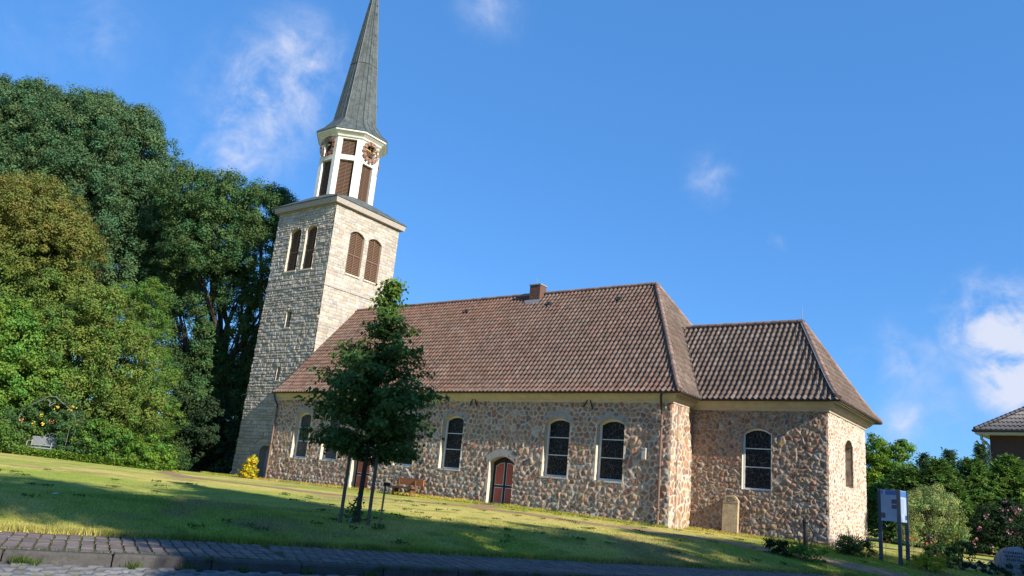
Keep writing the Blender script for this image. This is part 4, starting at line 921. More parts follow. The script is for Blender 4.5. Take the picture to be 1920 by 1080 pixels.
for bx, by, bz, r in BL['rose']:
    for _ in range(5):
        d = unit(g.normal(size=3) + np.array([.45, -1.0, .2])); fp.append(np.array([bx, by, bz]) + d * r * 1.02)
flowers(rb_, fp, .07, (.42, .20, .25), n=8)
t = tree('yellow_shrub', 'bright golden yellow conifer shrub at the foot of the tower', [[-.52, -.60, 1.64, .40], [-.42, -.62, 2.02, .27], [-.82, -.55, 1.50, .34], [-.24, -.66, 1.48, .30]], (-.6, -.55), .03, (.62, .50, .03), .065, dens=110, per=24, cr=.12, seed=33, cat='shrub', second=(.10, .15, .03), frac=.12)
t = tree('low_shrub', 'low light green shrub in front of the iron post', [[24.95, -3.0, .86, .27], [25.25, -2.75, .86, .24], [24.75, -2.85, .90, .2]], (24.95, -2.9), .02, (.14, .25, .04), .055, dens=130, per=26, cr=.12, seed=34, cat='shrub')
t = tree('low_shrub', 'low dark shrub left of the light green one, by the path', [[24.25, -3.0, .96, .24], [24.45, -3.1, .95, .22]], (24.35, -3.05), .02, (.028, .055, .022), .06, dens=120, per=26, cr=.12, seed=35, cat='shrub')
t = tree('corner_bush', 'dark green bush against the chancel corner, left of the information board', [[25.25, .2, 1.10, .32], [25.5, .45, 1.05, .30], [25.05, .75, 1.1, .28]], (25.3, .4), .03, (.045, .09, .03), .048, dens=110, per=40, cr=.13, seed=36, cat='bush')
t = tree('ladys_mantle', 'yellow green flowering cushion at the path edge below the information board', [[26.85, .35, .86, .20], [27.1, .6, .88, .22], [27.3, .85, .9, .20], [26.95, .9, .9, .2]], (27.05, .6), .015, (.38, .40, .035), .045, dens=170, per=26, cr=.1, seed=37, cat='plant')
t = tree('blue_plant', 'low blue green leaved plant left of the boulder', [[27.95, 2.8, .90, .20], [28.2, 3.0, .88, .18], [27.7, 2.5, .86, .16]], (27.95, 2.75), .01, (.045, .085, .075), .09, dens=70, per=18, cr=.1, seed=38, cat='plant')
t = tree('garden_plant', 'mixed green perennials between the information board and the boulder', [[27.2, 3.2, 1.15, .30], [27.5, 3.7, 1.2, .30], [26.8, 3.5, 1.1, .26], [27.35, 2.3, .98, .25], [26.7, 2.3, 1.0, .2]], (27.2, 3.1), .015, (.055, .11, .03), .07, dens=80, per=26, cr=.13, seed=39, cat='plant')
tree('foreground_plant', 'dark weed clump at the bottom right corner before the boulder', [[28.65, 3.35, .88, .16], [29.0, 3.6, .9, .15], [28.35, 3.1, .86, .14]], (28.65, 3.35), .01, (.03, .06, .022), .06, dens=150, per=22, cr=.09, seed=40, cat='plant')
# tall flower spires beside the pale bush
mu = thing('mullein', (27.25, 4.6, gz(27.25, 4.6)), 'group of tall green flower spires with yellow blossoms beside the pale bush', 'plant')
b = MB(); g = np.random.default_rng(12); LP = []; YP = []
for i in range(7):
    x0, y0 = 27.2 + g.normal() * .22, 4.6 + g.normal() * .25; zz0 = gz(x0, y0); hgt = g.uniform(.9, 1.75); lx = g.normal() * .1
    pts = [(x0 + lx * f * f * 2, y0, zz0 + hgt * f) for f in np.linspace(0, 1, 6)]; b.tube(pts, [.022, .02, .018, .016, .012, .006], 5)
    for f in np.linspace(.05, 1, 70): LP.append((x0 + lx * f * f * 2 + g.normal() * .035, y0 + g.normal() * .035, zz0 + hgt * f))
    for f in g.uniform(.4, .95, 7): YP.append((x0 + lx * f * f * 2, y0 - .03, zz0 + hgt * f))
b.build('stem', mat('green_stem', (.08, .13, .03), rough=.7), mu)
LP = np.array(LP); ml = leaf_mesh('foliage', LP, unit(g.normal(size=LP.shape)), .085, leafcol(np.zeros(len(LP), int), 1, (.10, .17, .035)), m_leaf, mu, .5); tag(ml, kind='stuff')
flowers(mu, YP, .035, (.65, .42, .03), n=3)
po = thing('poppies', (25.6, .9, gz(25.6, .9)), 'orange red poppies on thin stems between bush and board posts', 'flower')
b = MB(); PP = []
for x_, y_, h_ in ((25.45, .95, .62), (25.55, 1.05, .5), (25.9, 1.5, .42), (26.35, 3.0, .55), (26.6, 4.1, .4), (26.3, 2.6, .35)):
    z0 = gz(x_, y_); b.tube([(x_, y_, z0), (x_ + .02, y_, z0 + h_)], .006, 4); PP.append((x_ + .02, y_, z0 + h_))
b.build('stem', mat('thin_stem', (.06, .10, .03), rough=.7), po); flowers(po, PP, .06, (.72, .12, .03), n=6)
og = thing('feather_grass', (25.0, 1.5, gz(25, 1.5)), 'clump of tall thin grass stalks against the sunlit chancel wall', 'plant'); b = MB(); g = np.random.default_rng(5)
for i in range(26):
    x0, y0 = 25.0 + g.normal() * .12, 1.6 + g.normal() * .2; z0 = gz(x0, y0); h_ = g.uniform(.45, .8); dx, dy = g.normal(size=2) * .16
    b.tube([(x0, y0, z0), (x0 + dx * .4, y0 + dy * .4, z0 + h_ * .6), (x0 + dx, y0 + dy, z0 + h_)], [.010, .008, .003], 4)
b.build('stalk', mat('dry_stalk', (.10, .12, .05), rough=.8), og)

# young lime tree with two stakes
lx, ly = 19.22, -12.33; lz = gz(lx, ly)
yt = thing('lime_tree', (lx, ly, lz), 'young dark green lime tree on the lawn in front of the nave', 'tree')
ltop = np.array([lx + .10, ly + .05, 5.78]); g = np.random.default_rng(21)
b = MB(); ax_ = lambda z_: np.array([lx, ly, 0]) * (1 - (z_ - lz) / (ltop[2] - lz)) + np.array([ltop[0], ltop[1], 0]) * ((z_ - lz) / (ltop[2] - lz)) + np.array([0, 0, z_])
b.tube([ax_(lz - .1), ax_(lz + .1), ax_(2.2), ax_(3.5), ax_(4.8), ax_(5.7)], [.070, .052, .046, .036, .02, .006], 9)
P = []; A = []; Nn = []; K = []; nb = 0
zprof = np.array([2.0, 2.2, 2.5, 2.9, 3.3, 3.6, 4.0, 4.4, 4.8, 5.2, 5.5, 5.72]); rprof = np.array([.60, .90, 1.10, 1.22, 1.22, 1.14, .94, .68, .48, .33, .19, .08])
for k in range(200):
    z0 = 2.15 + 3.56 * g.random() ** 1.1; rr = np.interp(z0, zprof, rprof) * g.uniform(.45, 1.25); th = k * 2.399 + g.normal() * .25
    d = np.array([math.cos(th), math.sin(th), 0]); s0 = ax_(z0 - .25 * min(1, rr)); tip = ax_(z0) + d * rr; mid = (s0 + tip) / 2 + np.array([0, 0, .10 * rr])
    b.tube([s0, mid, tip], [.016, .010, .003], 4); L = np.linspace(.22, 1, max(3, int(rr * 9)))
    for f in L:
        c = s0 * (1 - f) ** 2 + 2 * f * (1 - f) * mid + f * f * tip; m_ = int(g.integers(11, 17)); nb += 1
        o = g.normal(size=(m_, 3)) * np.array([.085, .085, .05]); P.append(c + o); K.append(np.full(m_, nb))
        Nn.append(unit(np.array([0, 0, 1.]) + d * .45 + g.normal(size=(m_, 3)) * .5)); A.append(unit(d * .6 + np.array([0, 0, -.55]) + g.normal(size=(m_, 3)) * .5))
b.build('trunk', m_bark, yt, smooth=True)
P = np.concatenate(P); A = np.concatenate(A); Nn = np.concatenate(Nn); K = np.concatenate(K)
leaf_mesh('crown', P, Nn,   .088 * g.uniform(.65, 1.25, len(P)), leafcol(K, nb + 1, (.034, .082, .030), second=(.14, .22, .03), fracfn=None, frac=np.clip((P[:, 2] - 4.6) / 1.6, 0, .8), seed=3) if False else leafcol(K, nb + 1, (.078, .145, .036), second=(.17, .26, .035), frac=np.clip((P[:, 2] - 4.9) / 1.2, -.4, .8), seed=3), m_leaf, yt, .85, axis=A)  # leaves paler towards the tip, the sunlit top put into their colour
for x_, y_, lb in ((19.15, -12.68, 'wooden tree stake left of the young lime trunk'), (19.47, -12.26, 'wooden tree stake right of the young lime trunk')):
    z0 = gz(x_, y_); sk = MB(); sk.tube([(x_, y_, z0 - .1), (x_ + .01, y_, z0 + .8), (x_ + .02, y_, z0 + 1.62)], [.036, .034, .032], 9)
    o = sk.build('tree_stake', m_stake, None, org=(x_, y_, z0)); tag(o, lb, 'stake', 'stakes of the young lime tree')
x_, y_ = 19.62, -12.10; z0 = gz(x_, y_); sk = MB(); sk.tube([(x_, y_, z0 - .1), (x_ + .03, y_, z0 + .78)], .020, 7)
gs = thing('garden_stick', (x_, y_, z0), 'short thin stick with a dark head right of the young lime tree', 'stick')
sk.build('stick', mat('pale_stick', (.25, .17, .09), rough=.9, nscale=8, namt=.3), gs)
sk = MB(); sk.box((x_ - .0, y_ - .035, z0 + .76), (x_ + .12, y_ + .035, z0 + .83)); sk.build('stick_head', m_door, gs)
# sprouts at the foot of the lime and a scrap of blue foil
P = np.array([lx - .1, ly, lz + .2]) + np.random.default_rng(3).normal(size=(160, 3)) * np.array([.10, .08, .12])
o = leaf_mesh('sprout', P, unit(np.random.default_rng(4).normal(size=(160, 3)) + [0, 0, .8]), .065, leafcol(np.zeros(160, int), 1, (.07, .13, .03)), m_leaf, None, .8, org=(lx - .1, ly, lz)); tag(o, 'leafy sprouts at the foot of the young lime tree', 'sprout', kind='stuff')
b = MB(); x_, y_ = 19.2, -12.5; z0 = gz(x_, y_); b.add([(x_ - .03, y_, z0 + .02), (x_ + .05, y_ - .02, z0 + .03), (x_ + .06, y_ + .03, z0 + .11), (x_ - .01, y_ + .04, z0 + .09)], [(0, 1, 2), (0, 2, 3), (2, 1, 0), (3, 2, 0)])
o = b.build('foil_scrap', mat('blue_foil', (.16, .38, .55), rough=.4), None, org=(x_, y_, z0)); tag(o, 'small pale blue scrap lying at the foot of the young lime tree', 'litter')
b = MB(); x_, y_ = 16.2, -16.6; z0 = gz(x_, y_); b.add([(x_ - .05, y_ - .05, z0 + .03), (x_ + .05, y_ - .03, z0 + .04), (x_ + .04, y_ + .05, z0 + .05), (x_ - .04, y_ + .05, z0 + .035), (x_, y_, z0 + .06)], [(0, 1, 4), (1, 2, 4), (2, 3, 4), (3, 0, 4)])
o = b.build('paper_scrap', m_paper, None, org=(x_, y_, z0)); tag(o, 'crumpled pale paper lying on the shaded lawn at far left', 'litter')

# ------------------------------------------------------------------ bench at the nave wall
bx0, bx1, by = 8.42, 9.92, -.38; bz = 1.24
be = thing('wooden_bench', ((bx0 + bx1) / 2, by, bz), 'rustic brown wooden bench standing against the fieldstone nave wall', 'bench')
b = MB(); b.box((bx0 + .10, by + .10, 1.66), (bx1 - .0, by + .16, 1.90)); b.build('backrest', m_wood, be)
b = MB(); b.box((bx0, by - .28, 1.52), (bx1 - .22, by + .06, 1.59)); b.build('seat', m_darkwood, be)
for x_ in (bx0 + .18, bx1 - .45):
    b = MB(); b.box((x_, by - .2, bz - .1), (x_ + .12, by + .02, 1.52)); b.box((x_ + .03, by + .04, bz - .1), (x_ + .09, by + .09, 1.84)); b.build('leg', m_darkwood, be)

# gravestone against the chancel
gs = thing('gravestone', (21.45, 1.38, 1.0), 'old sandstone gravestone slab with rounded top leaning on the chancel wall', 'gravestone')
w0, w1, z0, zs_ = 21.19, 21.68, .95, 2.10
o1 = [(w0, z0), (w1, z0), (w1, zs_)] + [((w0 + w1) / 2 + .245 * math.cos(t) * (.86 if 0 < t < math.pi else 1), zs_ + .02 + .17 * math.sin(t)) for t in np.linspace(.0, math.pi, 11)] + [(w0, zs_)]
ly_ = lambda v: 1.36 + (v - 1.0) * .05
b = MB(); n = len(o1); V = [(u, ly_(v), v) for u, v in o1] + [(u, ly_(v) + .14, v) for u, v in o1]
b.add(V, [tuple(range(n)), tuple(range(2 * n - 1, n - 1, -1))] + [(i, n + i, n + (i + 1) % n, (i + 1) % n) for i in range(n)]); b.build('slab', m_grave, gs)
b = MB(); b.box((w0 + .01, ly_(1.15) - .012, 1.14), (w1 - .01, ly_(1.15) + .02, 1.17)); b.box((w0 - .008, ly_(zs_) - .012, zs_ - .08), (w1 + .008, ly_(zs_) + .02, zs_ - .05))
b.tube([((w0 + w1) / 2 + .17 * math.cos(t), ly_(zs_) - .002, zs_ + .02 + .10 * math.sin(t)) for t in np.linspace(0, math.pi, 10)], .014, 5); b.tube([((w0 + w1) / 2 + .07 * math.cos(t), ly_(zs_) - .002, zs_ + .03 + .05 * math.sin(t)) for t in np.linspace(0, 2 * math.pi, 10)], .012, 5)
b.build('relief', mat('worn_relief', (.25, .19, .13), rough=.9), gs)

# iron posts with a ball and two curved arms
def iron_post(x_, y_, label, sc=1.0):
    z0 = gz(x_, y_); t = thing('iron_post', (x_, y_, z0), label, 'ornament', 'iron ball posts in the garden')
    b = MB(); b.tube([(x_, y_, z0 - .1), (x_, y_, z0 + .55 * sc)], .052 * sc, 10); b.tube([(x_, y_, z0 + .55 * sc), (x_, y_, z0 + .60 * sc)], .058 * sc, 10); b.build('post', m_iron, t)
    b = MB(); b.sphere((x_, y_, z0 + .64 * sc), .075 * sc, 12, 8); b.tube([(x_, y_, z0 + .69 * sc), (x_, y_, z0 + .84 * sc)], [.013, .004], 5); b.tube([(x_ - .03, y_, z0 + .79 * sc), (x_ + .03, y_, z0 + .79 * sc)], .005, 4); b.build('ball', m_iron, t)
    for s_ in (-1, 1):
        ex, ey = .8 * s_ * sc, .6 * s_ * sc; b = MB(); q = lambda u, v: (x_ + ex * u, y_ + ey * u, z0 + v * sc)
        b.tube([q(.03, .56), q(.10, .53), q(.16, .44), q(.19, .42)], .022, 6); b.tube([q(.19 + .025 * math.sin(a), .42 + .025 * math.cos(a)) for a in np.linspace(0, 2 * math.pi, 9)], .012, 5)
        b.tube([q(.19, .41), q(.185, .30), q(.14, .15), q(.08, .02)], .018, 6); b.build('arm', m_iron, t)
    return t
iron_post(24.3, -.55, 'black iron post with ball top and two curved arms in front of the chancel', 1.16)
iron_post(26.5, 4.9, 'dark iron post with ball top half hidden in front of the pale bush', .9)

# triangular information board
c1, c2, c3 = np.array([25.97, .58]), np.array([26.50, .28]), np.array([26.58, .86])
ib = thing('information_board', (26.3, .6, gz(26.3, .6)), 'three sided blue and white information board on grey posts beside the church', 'sign')
zt_, zb_ = 2.72, 1.90
for c in (c1, c2, c3):
    b = MB(); z0 = gz(*c); b.box((c[0] - .045, c[1] - .045, z0 - .1), (c[0] + .045, c[1] + .045, zt_ + .02)); b.build('post', m_post, ib)
def face(a, bb, items):
    e = (bb - a); L = np.linalg.norm(e); e = e / L; nrm = np.array([e[1], -e[0]])
    P_ = lambda u, v, d=0: (*(a + e * u * L + nrm * d), zb_ + (zt_ - zb_) * v)
    b = MB(); b.add([P_(.05, 0, .02), P_(.95, 0, .02), P_(.95, 1, .02), P_(.05, 1, .02), P_(.05, 0, -.02), P_(.95, 0, -.02), P_(.95, 1, -.02), P_(.05, 1, -.02)], [(0, 1, 2, 3), (7, 6, 5, 4), (0, 4, 5, 1), (3, 2, 6, 7)])
    pn = b.build('panel', m_board, ib); D = {}
    for kind, u0_, u1_, v0_, v1_ in items: D.setdefault(kind, MB()).add([P_(u0_, v0_, .024), P_(u1_, v0_, .024), P_(u1_, v1_, .024), P_(u0_, v1_, .024)], [(0, 1, 2, 3)])
    for kind, b in D.items(): b.build({'blue': 'blue_header', 'photo': 'picture', 'ink': 'text_lines'}[kind], {'blue': m_boardblue, 'photo': m_boarddark, 'ink': m_ink}[kind], pn)
txt = [('ink', .12, .36 + .03 * ((i * 7) % 3), .83 - i * .030, .838 - i * .030) for i in range(13)] + [('ink', .40, .60 + .02 * ((i * 5) % 3), .83 - i * .030, .838 - i * .030) for i in range(22)] + [('ink', .66, .88, .36 - i * .030, .368 - i * .030) for i in range(8)]
face(c1, c2, [('blue', .34, .93, .84, .985), ('blue', .12, .22, .87, .97), ('photo', .66, .93, .56, .70), ('photo', .66, .93, .40, .53), ('photo', .08, .32, .09, .26)] + txt)
face(c2, c3, [('blue', .08, .93, .80, .985), ('photo', .70, .92, .08, .22)] + [('ink', .15, .60, .72 - i * .03, .728 - i * .03) for i in range(16)])
face(c3, c1, [('blue', .08, .93, .84, .985)])

# boulder with carved lines
bp = np.array([28.75, 4.45]); z0 = gz(*bp); bo = thing('boulder', (bp[0], bp[1], z0), 'big rounded grey granite boulder with carved lettering in the bottom right corner', 'boulder')
th, ph = np.meshgrid(np.linspace(0, 2 * math.pi, 49)[:-1], np.linspace(0.02, math.pi * .62, 22)); 
prf = np.sin(ph) ** .9; V = np.stack([.56 * prf * np.cos(th), .36 * prf * np.sin(th), .64 * np.sign(np.cos(ph)) * np.abs(np.cos(ph)) ** 1.05], -1)
e1 = np.array([.85, .53]); e2 = np.array([-.53, .85])
nz = .08 * (fbm(V[..., 0] * 3 + 5, V[..., 2] * 3 + V[..., 1] * 2, 6) - .5)[..., None] * unit(V) * 2
V = V + nz; P = np.stack([bp[0] + V[..., 0] * e1[0] + V[..., 1] * e2[0], bp[1] + V[..., 0] * e1[1] + V[..., 1] * e2[1], z0 + .12 + V[..., 2]], -1)
nr_, nc_ = th.shape; ii = np.arange(nr_ * nc_).reshape(nr_, nc_); Qb = np.stack([ii[:-1], ii[1:], np.roll(ii, -1, 1)[1:], np.roll(ii, -1, 1)[:-1]], -1).reshape(-1, 4)
mk('stone', P.reshape(-1, 3), Qb, m_boulder, bo, smooth=True)
PF = P.reshape(-1, 3); PF = PF[PF[:, 1] < bp[1] - .02 + .55 * (PF[:, 0] - bp[0])]
def onstone(x_, z_):
    w_ = 1 / (((PF[:, 0] - x_) ** 2 + (PF[:, 2] - z_) ** 2) ** 1.5 + 1e-6); return np.array([x_, (PF[:, 1] * w_).sum() / w_.sum() - .025, z_])
b = MB(); gg = np.random.default_rng(8)
for row in range(3):
    xx = bp[0] - .24 + .04 * row
    while xx < bp[0] + .28:
        zz = z0 + .56 - row * .10; h_ = .045; k = gg.integers(0, 3)
        b.tube([onstone(xx, zz), onstone(xx + .004, zz + h_)], .010, 4)
        if k: b.tube([onstone(xx, zz + h_ * (.5 if k == 1 else 1)), onstone(xx + .026, zz + h_ * (.5 if k == 1 else .9))], .009, 4)
        xx += .045 + .02 * gg.random()
o = b.build('carved_lettering', m_carve, bo); tag(o, kind='stuff')

# ------------------------------------------------------------------ rose arbour with metal bench (far left)
ro = np.array([-6.95, -6.85]); az_ = gz(*ro); ea = np.array([.77, .64])     # across
q3 = lambda u, d, v: (ro[0] + ea[0] * u + .64 * d, ro[1] + ea[1] * u - .77 * d, az_ + v)
mb_ = thing('metal_bench', (*ro, az_), 'pale grey slatted metal garden bench under the rose arch', 'bench')
b = MB()
b.box((0, 0, 0), (0, 0, 0)) if False else None
for v in (.50, .86): b.tube([q3(-.60, .0, v), q3(.45, .0, v)], .022, 6)
for u in np.linspace(-.58, .43, 20): b.tube([q3(u, .0, .50), q3(u - .0, .0, .86)], .020, 4)
for u in (-.6, .45): b.tube([q3(u, 0, .48), q3(u, 0, .88)], .026, 6)
b.tube([q3(-.15, 0, .86), q3(.0, 0, 1.04), q3(.12, 0, .9)], .015, 5); b.tube([q3(.18 + .09 * math.sin(a), 0, .98 + .09 * math.cos(a)) for a in np.linspace(-2.6, 2.4, 10)], .014, 5); b.build('backrest', m_metal, mb_)
b = MB(); b.add([q3(-.62, .0, .42), q3(.48, .0, .42), q3(.48, .42, .40), q3(-.62, .42, .40), q3(-.62, .0, .38), q3(.48, .0, .38), q3(.48, .42, .36), q3(-.62, .42, .36)], [(0, 1, 2, 3), (3, 2, 6, 7), (7, 6, 5, 4), (1, 5, 6, 2), (0, 3, 7, 4)]); b.build('seat', m_metal, mb_)
for u in (-.6, .46):
    b = MB(); b.tube([q3(u, .4, -.05), q3(u, .4, .62), q3(u, .25, .68), q3(u, .0, .66)], .02, 6); b.tube([q3(u, 0, -.05), q3(u, 0, .5)], .02, 6); b.build('leg', m_metal, mb_)
ra = thing('rose_arch', (*ro, az_), 'thin metal arch overgrown with yellow and salmon climbing roses', 'rose arch')
b = MB()
for d in (-.25, .35):
    A = [q3(-1.25, d, -.05), q3(-1.25, d, 1.5)] + [q3(-1.25 * math.cos(t) * 1.0, d, 1.5 + .95 * math.sin(t) + (.25 * math.exp(-((t - math.pi / 2) / .3) ** 2))) for t in np.linspace(.2, math.pi - .2, 12)] + [q3(1.25, d, 1.5), q3(1.25, d, -.05)]
    b.tube(A, .014, 5)
    for s_ in (-1, 1): b.tube([q3(s_ * 1.02, d, -.05), q3(s_ * 1.05, d, 1.6)],   .011, 5)
b.tube([q3(.05 * math.sin(a * 3) + .3 * (a - 1.5) / 3, .36, 2.35 + .12 * math.cos(a * 2)) for a in np.linspace(0, 3, 14)], .018, 5)
b.build('arch_frame', mat('dull_iron', (.16, .17, .16), rough=.6), ra)
bl = [(*q3(-1.15, .2, .8), .5), (*q3(-1.1, .2, 1.5), .5), (*q3(-.75, .1, 2.1), .42), (*q3(-.3, .0, 2.5), .3), (*q3(1.05, .2, .7), .5), (*q3(1.05, .2, 1.5), .6), (*q3(.7, .1, 2.15), .5), (*q3(.2, .1, 2.5), .3), (*q3(1.7, .1, 1.2), .6), (*q3(1.7, .2, .5), .5), (*q3(-1.75, .1, .8), .55), (*q3(-1.7, .1, 1.5), .5), (*q3(0, -.5, 1.5), .7), (*q3(0, -.8, .6), .6)]
P, Nn, K, nk = cloud(bl, 42, .19, 26, .4, .8, 45); leaf_mesh('foliage', P, Nn, .085 * rng.uniform(.7, 1.2, len(P)), leafcol(K, nk, (.075, .145, .05)), m_leaf, ra, .6)
flowers(ra, [q3(-.28, .3, 1.75), q3(-.55, .35, 1.42), q3(-.18, .36, 1.45), q3(.30, .35, 2.2), q3(.98, .4, 2.25), q3(.86, .4, 2.12), q3(1.3, .4, 1.55)], .075, (.80, .56, .06), n=9, seed=4)
flowers(ra, [q3(.22, .35, 1.6), q3(-1.05, .4, 1.5), q3(2.45, .2, .3)], .075, (.75, .24, .12), n=9, seed=5)

# ------------------------------------------------------------------ neighbouring house on the right
hs = thing('house', (27.6, 29.5, 1.0), 'dark brick neighbouring house with a glazed black tiled hip roof at the right edge', 'house')
hx0, hy0, he = 26.40, 26.1, 7.20; ang = math.radians(-9); ca, sa = math.cos(ang), math.sin(ang); hp = lambda u, v, z_: (hx0 + u * ca - v * sa, hy0 + u * sa + v * ca, z_)
b = MB(); b.add([hp(0, 0, .6), hp(9, 0, .6), hp(9, 8, .6), hp(0, 8, .6), hp(0, 0, he), hp(9, 0, he), hp(9, 8, he), hp(0, 8, he)], [(0, 1, 5, 4), (1, 2, 6, 5), (2, 3, 7, 6), (3, 0, 4, 7)]); b.build('wall', m_housebrick, hs)
b = MB(); o = .55; V = [hp(-o, -o, he + .06), hp(9 + o, -o, he + .06), hp(9 + o, 8 + o, he + .06), hp(-o, 8 + o, he + .06), hp(4.0, 4, he + 3.2), hp(5, 4, he + 3.2)]
def tiled(a, bq, r0_, r1_, n, m_):
    a, bq, r0_, r1_ = (np.array(p) for p in (a, bq, r0_, r1_)); Vv = []; Fq = []
    L = np.linalg.norm(bq - a); W_ = max(2, int(L / .24)); nrm = unit(np.cross(bq - a, r0_ - a)); nrm = nrm * np.sign(nrm[2])
    for i in range(n):
        for k, f in ((0, i / n), (1, (i + .97) / n)):
            lo = a + (r0_ - a) * f; hi = bq + (r1_ - bq) * f
            for j in range(W_ * 4 + 1):
                u = j / (W_ * 4); ph = (j % 4) / 4; Vv.append(lo + (hi - lo) * u + nrm * (.05 * (1 - k) + .045 * math.sin(ph * 2 * math.pi)))
    w_ = W_ * 4 + 1
    for r in range(2 * n - 1):
        for j in range(w_ - 1): Fq.append((r * w_ + j, r * w_ + j + 1, (r + 1) * w_ + j + 1, (r + 1) * w_ + j))
    return Vv, Fq
b = MB(); b.add(*tiled(V[0], V[1], V[4], V[5], 13, 0)); b.add(*tiled(V[3], V[0], V[4], V[4], 13, 0)); b.add([V[1], V[2], V[3], V[4], V[5]], [(0, 1, 4), (1, 2, 3, 4)]); rf = b.build('roof', m_darktile, hs)
b = MB()
for i in range(26):
    f = i / 26; p = np.array(V[0]) * (1 - f) + np.array(V[4]) * f; p2 = np.array(V[0]) * (1 - f - .05) + np.array(V[4]) * (f + .05); b.tube([p + (0, 0, .05), p2 + (0, 0, .05)], [.13, .09], 8)
b.build('hip_tiles', m_darktile, rf)
b = MB(); b.add([hp(-o, -o, he - .16), hp(9 + o, -o, he - .16), hp(9 + o, 8 + o, he - .16), hp(-o, 8 + o, he - .16), hp(-o, -o, he + .03), hp(9 + o, -o, he + .03), hp(9 + o, 8 + o, he + .03), hp(-o, 8 + o, he + .03)], [(0, 3, 2, 1), (0, 1, 5, 4), (3, 0, 4, 7), (1, 2, 6, 5), (4, 5, 6, 7)]); b.build('soffit', m_whitewood, hs)
b = MB(); b.tube([hp(-o - .07, -o - .07, he + .02), hp(9 + o, -o - .07, he + .02)], .075, 8); b.tube([hp(-o - .07, -o - .07, he + .02), hp(-o - .07, 8 + o, he + .02)], .075, 8); b.build('gutter', m_gutter, hs)
b = MB(); b.tube([hp(-.3, -.35, he - .1), hp(-.3, -.35, he - .4), hp(-.12, -.12, he - .62), hp(-.06, -.06, he - .7), hp(-.06, -.06, 1)], .075, 8); b.build('downpipe', m_pipelight, hs)

# ------------------------------------------------------------------ trees across the street (behind the camera): they shade the foreground lawn
def street_tree(s_, t_, blobs, seed, label):
    x_, y_ = xy(s_, t_); z0 = .52; t = thing('street_tree', (x_, y_, z0), label, 'tree', 'street trees shading the lawn')
    B = [(*xy(s_ + ds, t_ + dt), z_, r) for ds, dt, z_, r in blobs]
    P, Nn, K, nk = cloud(B, 5.5, .62, 46, .2, .8, seed); leaf_mesh('crown', P, Nn, .30 * rng.uniform(.7, 1.2, len(P)), leafcol(K, nk, GREEN), m_leaf, t, .7)
    b = MB(); b.tube([(x_, y_, z0), (x_, y_, 9)], [.3, .15], 8); b.build('trunk', m_bark, t)
full = [(0, 0, 11.6, 2.7), (-1.6, 1, 8.8, 2.8), (1.8, -1, 8.6, 2.8), (0, 0, 6.2, 2.9), (1, 1, 4.0, 2.5), (-1.5, 0, 4.2, 2.4)]
LBL = 'leafy street tree across the road, behind the viewer'
street_tree(7.4, -18.5, [(.3, 0, 14.6, 1.5), (1.6, 0, 13.2, 1.6), (-1.2, 0, 14.2, 1.0), (-.5, 0, 13.6, .9), (.5, 0, 13.3, 1.0), (1.5, 0, 11.4, 1.4), (.9, 0, 9.9, 1.3), (2.4, 0, 9, 1.8), (1.5, 0, 7.5, 1.5)], 81, LBL)
street_tree(10.6, -19.4, [(1.8, .4, 15.7, 1.4), (1.8, .4, 14.4, 1.7), (0, 0, 13.2, 1.9), (1.2, 0, 12.8, 1.7), (0, 0, 11.8, 1.9), (-1.2, 0, 9.6, 1.6), (.4, .5, 7.6, 2.0), (-.8, 0, 5.4, 1.9), (1, 0, 9.8, 2), (.9, 0, 5.0, 2)], 90, LBL)
for i, (s_, dz) in enumerate(((13.4, .2), (17.2, .0), (22.0, .35), (26.8, .1), (31.4, .0), (36.0, .3))):
    street_tree(s_, -18.6 - .3 * (i % 2), [(a, bq, c + dz, r) for a, bq, c, r in full], 82 + i, LBL)

# ------------------------------------------------------------------ grass, flowers and weeds
def blades(name, s_, t_, hmin, hmax, seed, label=None, cat=None, colmul=1.0, width=.012):
    x_, y_ = xy(s_, t_); g = np.random.default_rng(seed); n = len(x_)
    z_ = H(x_, y_); ln = g.uniform(hmin, hmax, n) * (1 - (.72 * ss(4.5, 8, t_) if hmax < .06 else 0)); th = g.random(n) * 2 * math.pi; le = g.uniform(.1, .7, n) * ln
    dx, dy = np.cos(th), np.sin(th); w = width * g.uniform(.7, 1.4, n)
    b0 = np.stack([x_ - dy * w, y_ + dx * w, z_ - .01], 1); b1 = np.stack([x_ + dy * w, y_ - dx * w, z_ - .01], 1); tp = np.stack([x_ + dx * le, y_ + dy * le, z_ + ln], 1)
    c = lawncol(x_, y_) * g.uniform(.7, 1.35, (n, 1)) * colmul * np.array([1.0, 1.08, 1.0])
    o = mk(name, np.stack([b0, b1, tp], 1).reshape(-1, 3), np.arange(n * 3).reshape(n, 3), m_grass, None, col=np.repeat(c, 3, 0)); return o
g = np.random.default_rng(101)
n = 560000; s_ = g.uniform(-4, 22, n); t_ = 2.22 + (g.random(n) ** 1.5) * 13; x_, y_ = xy(s_, t_)
dcam = np.hypot(x_ - CAM[0], y_ - CAM[1]); v_ = np.stack([x_ - CAM[0], y_ - CAM[1]], 1); fw = v_ @ F_[:2]; rt = v_ @ R_[:2]
keep = (fw > 4) & (np.abs(rt) < fw * .80 + 1) & (pathmask(x_, y_) < g.uniform(.3, 1, n)) & ~((y_ > -.05) & (x_ < LX)) & ~((y_ > RT - .05) & (x_ < CX + .05))
cl = fbm(x_ * 2.2, y_ * 2.2, 33, 3); keep &= g.random(n) < .45 + .9 * (cl - .25)
s_, t_, cl = s_[keep], t_[keep], cl[keep]
o = blades('grass', s_, t_, .015, .050, 5, width=.0065); tag(o, 'short mown lawn grass, green and dry yellow, across the churchyard', 'grass', kind='stuff')
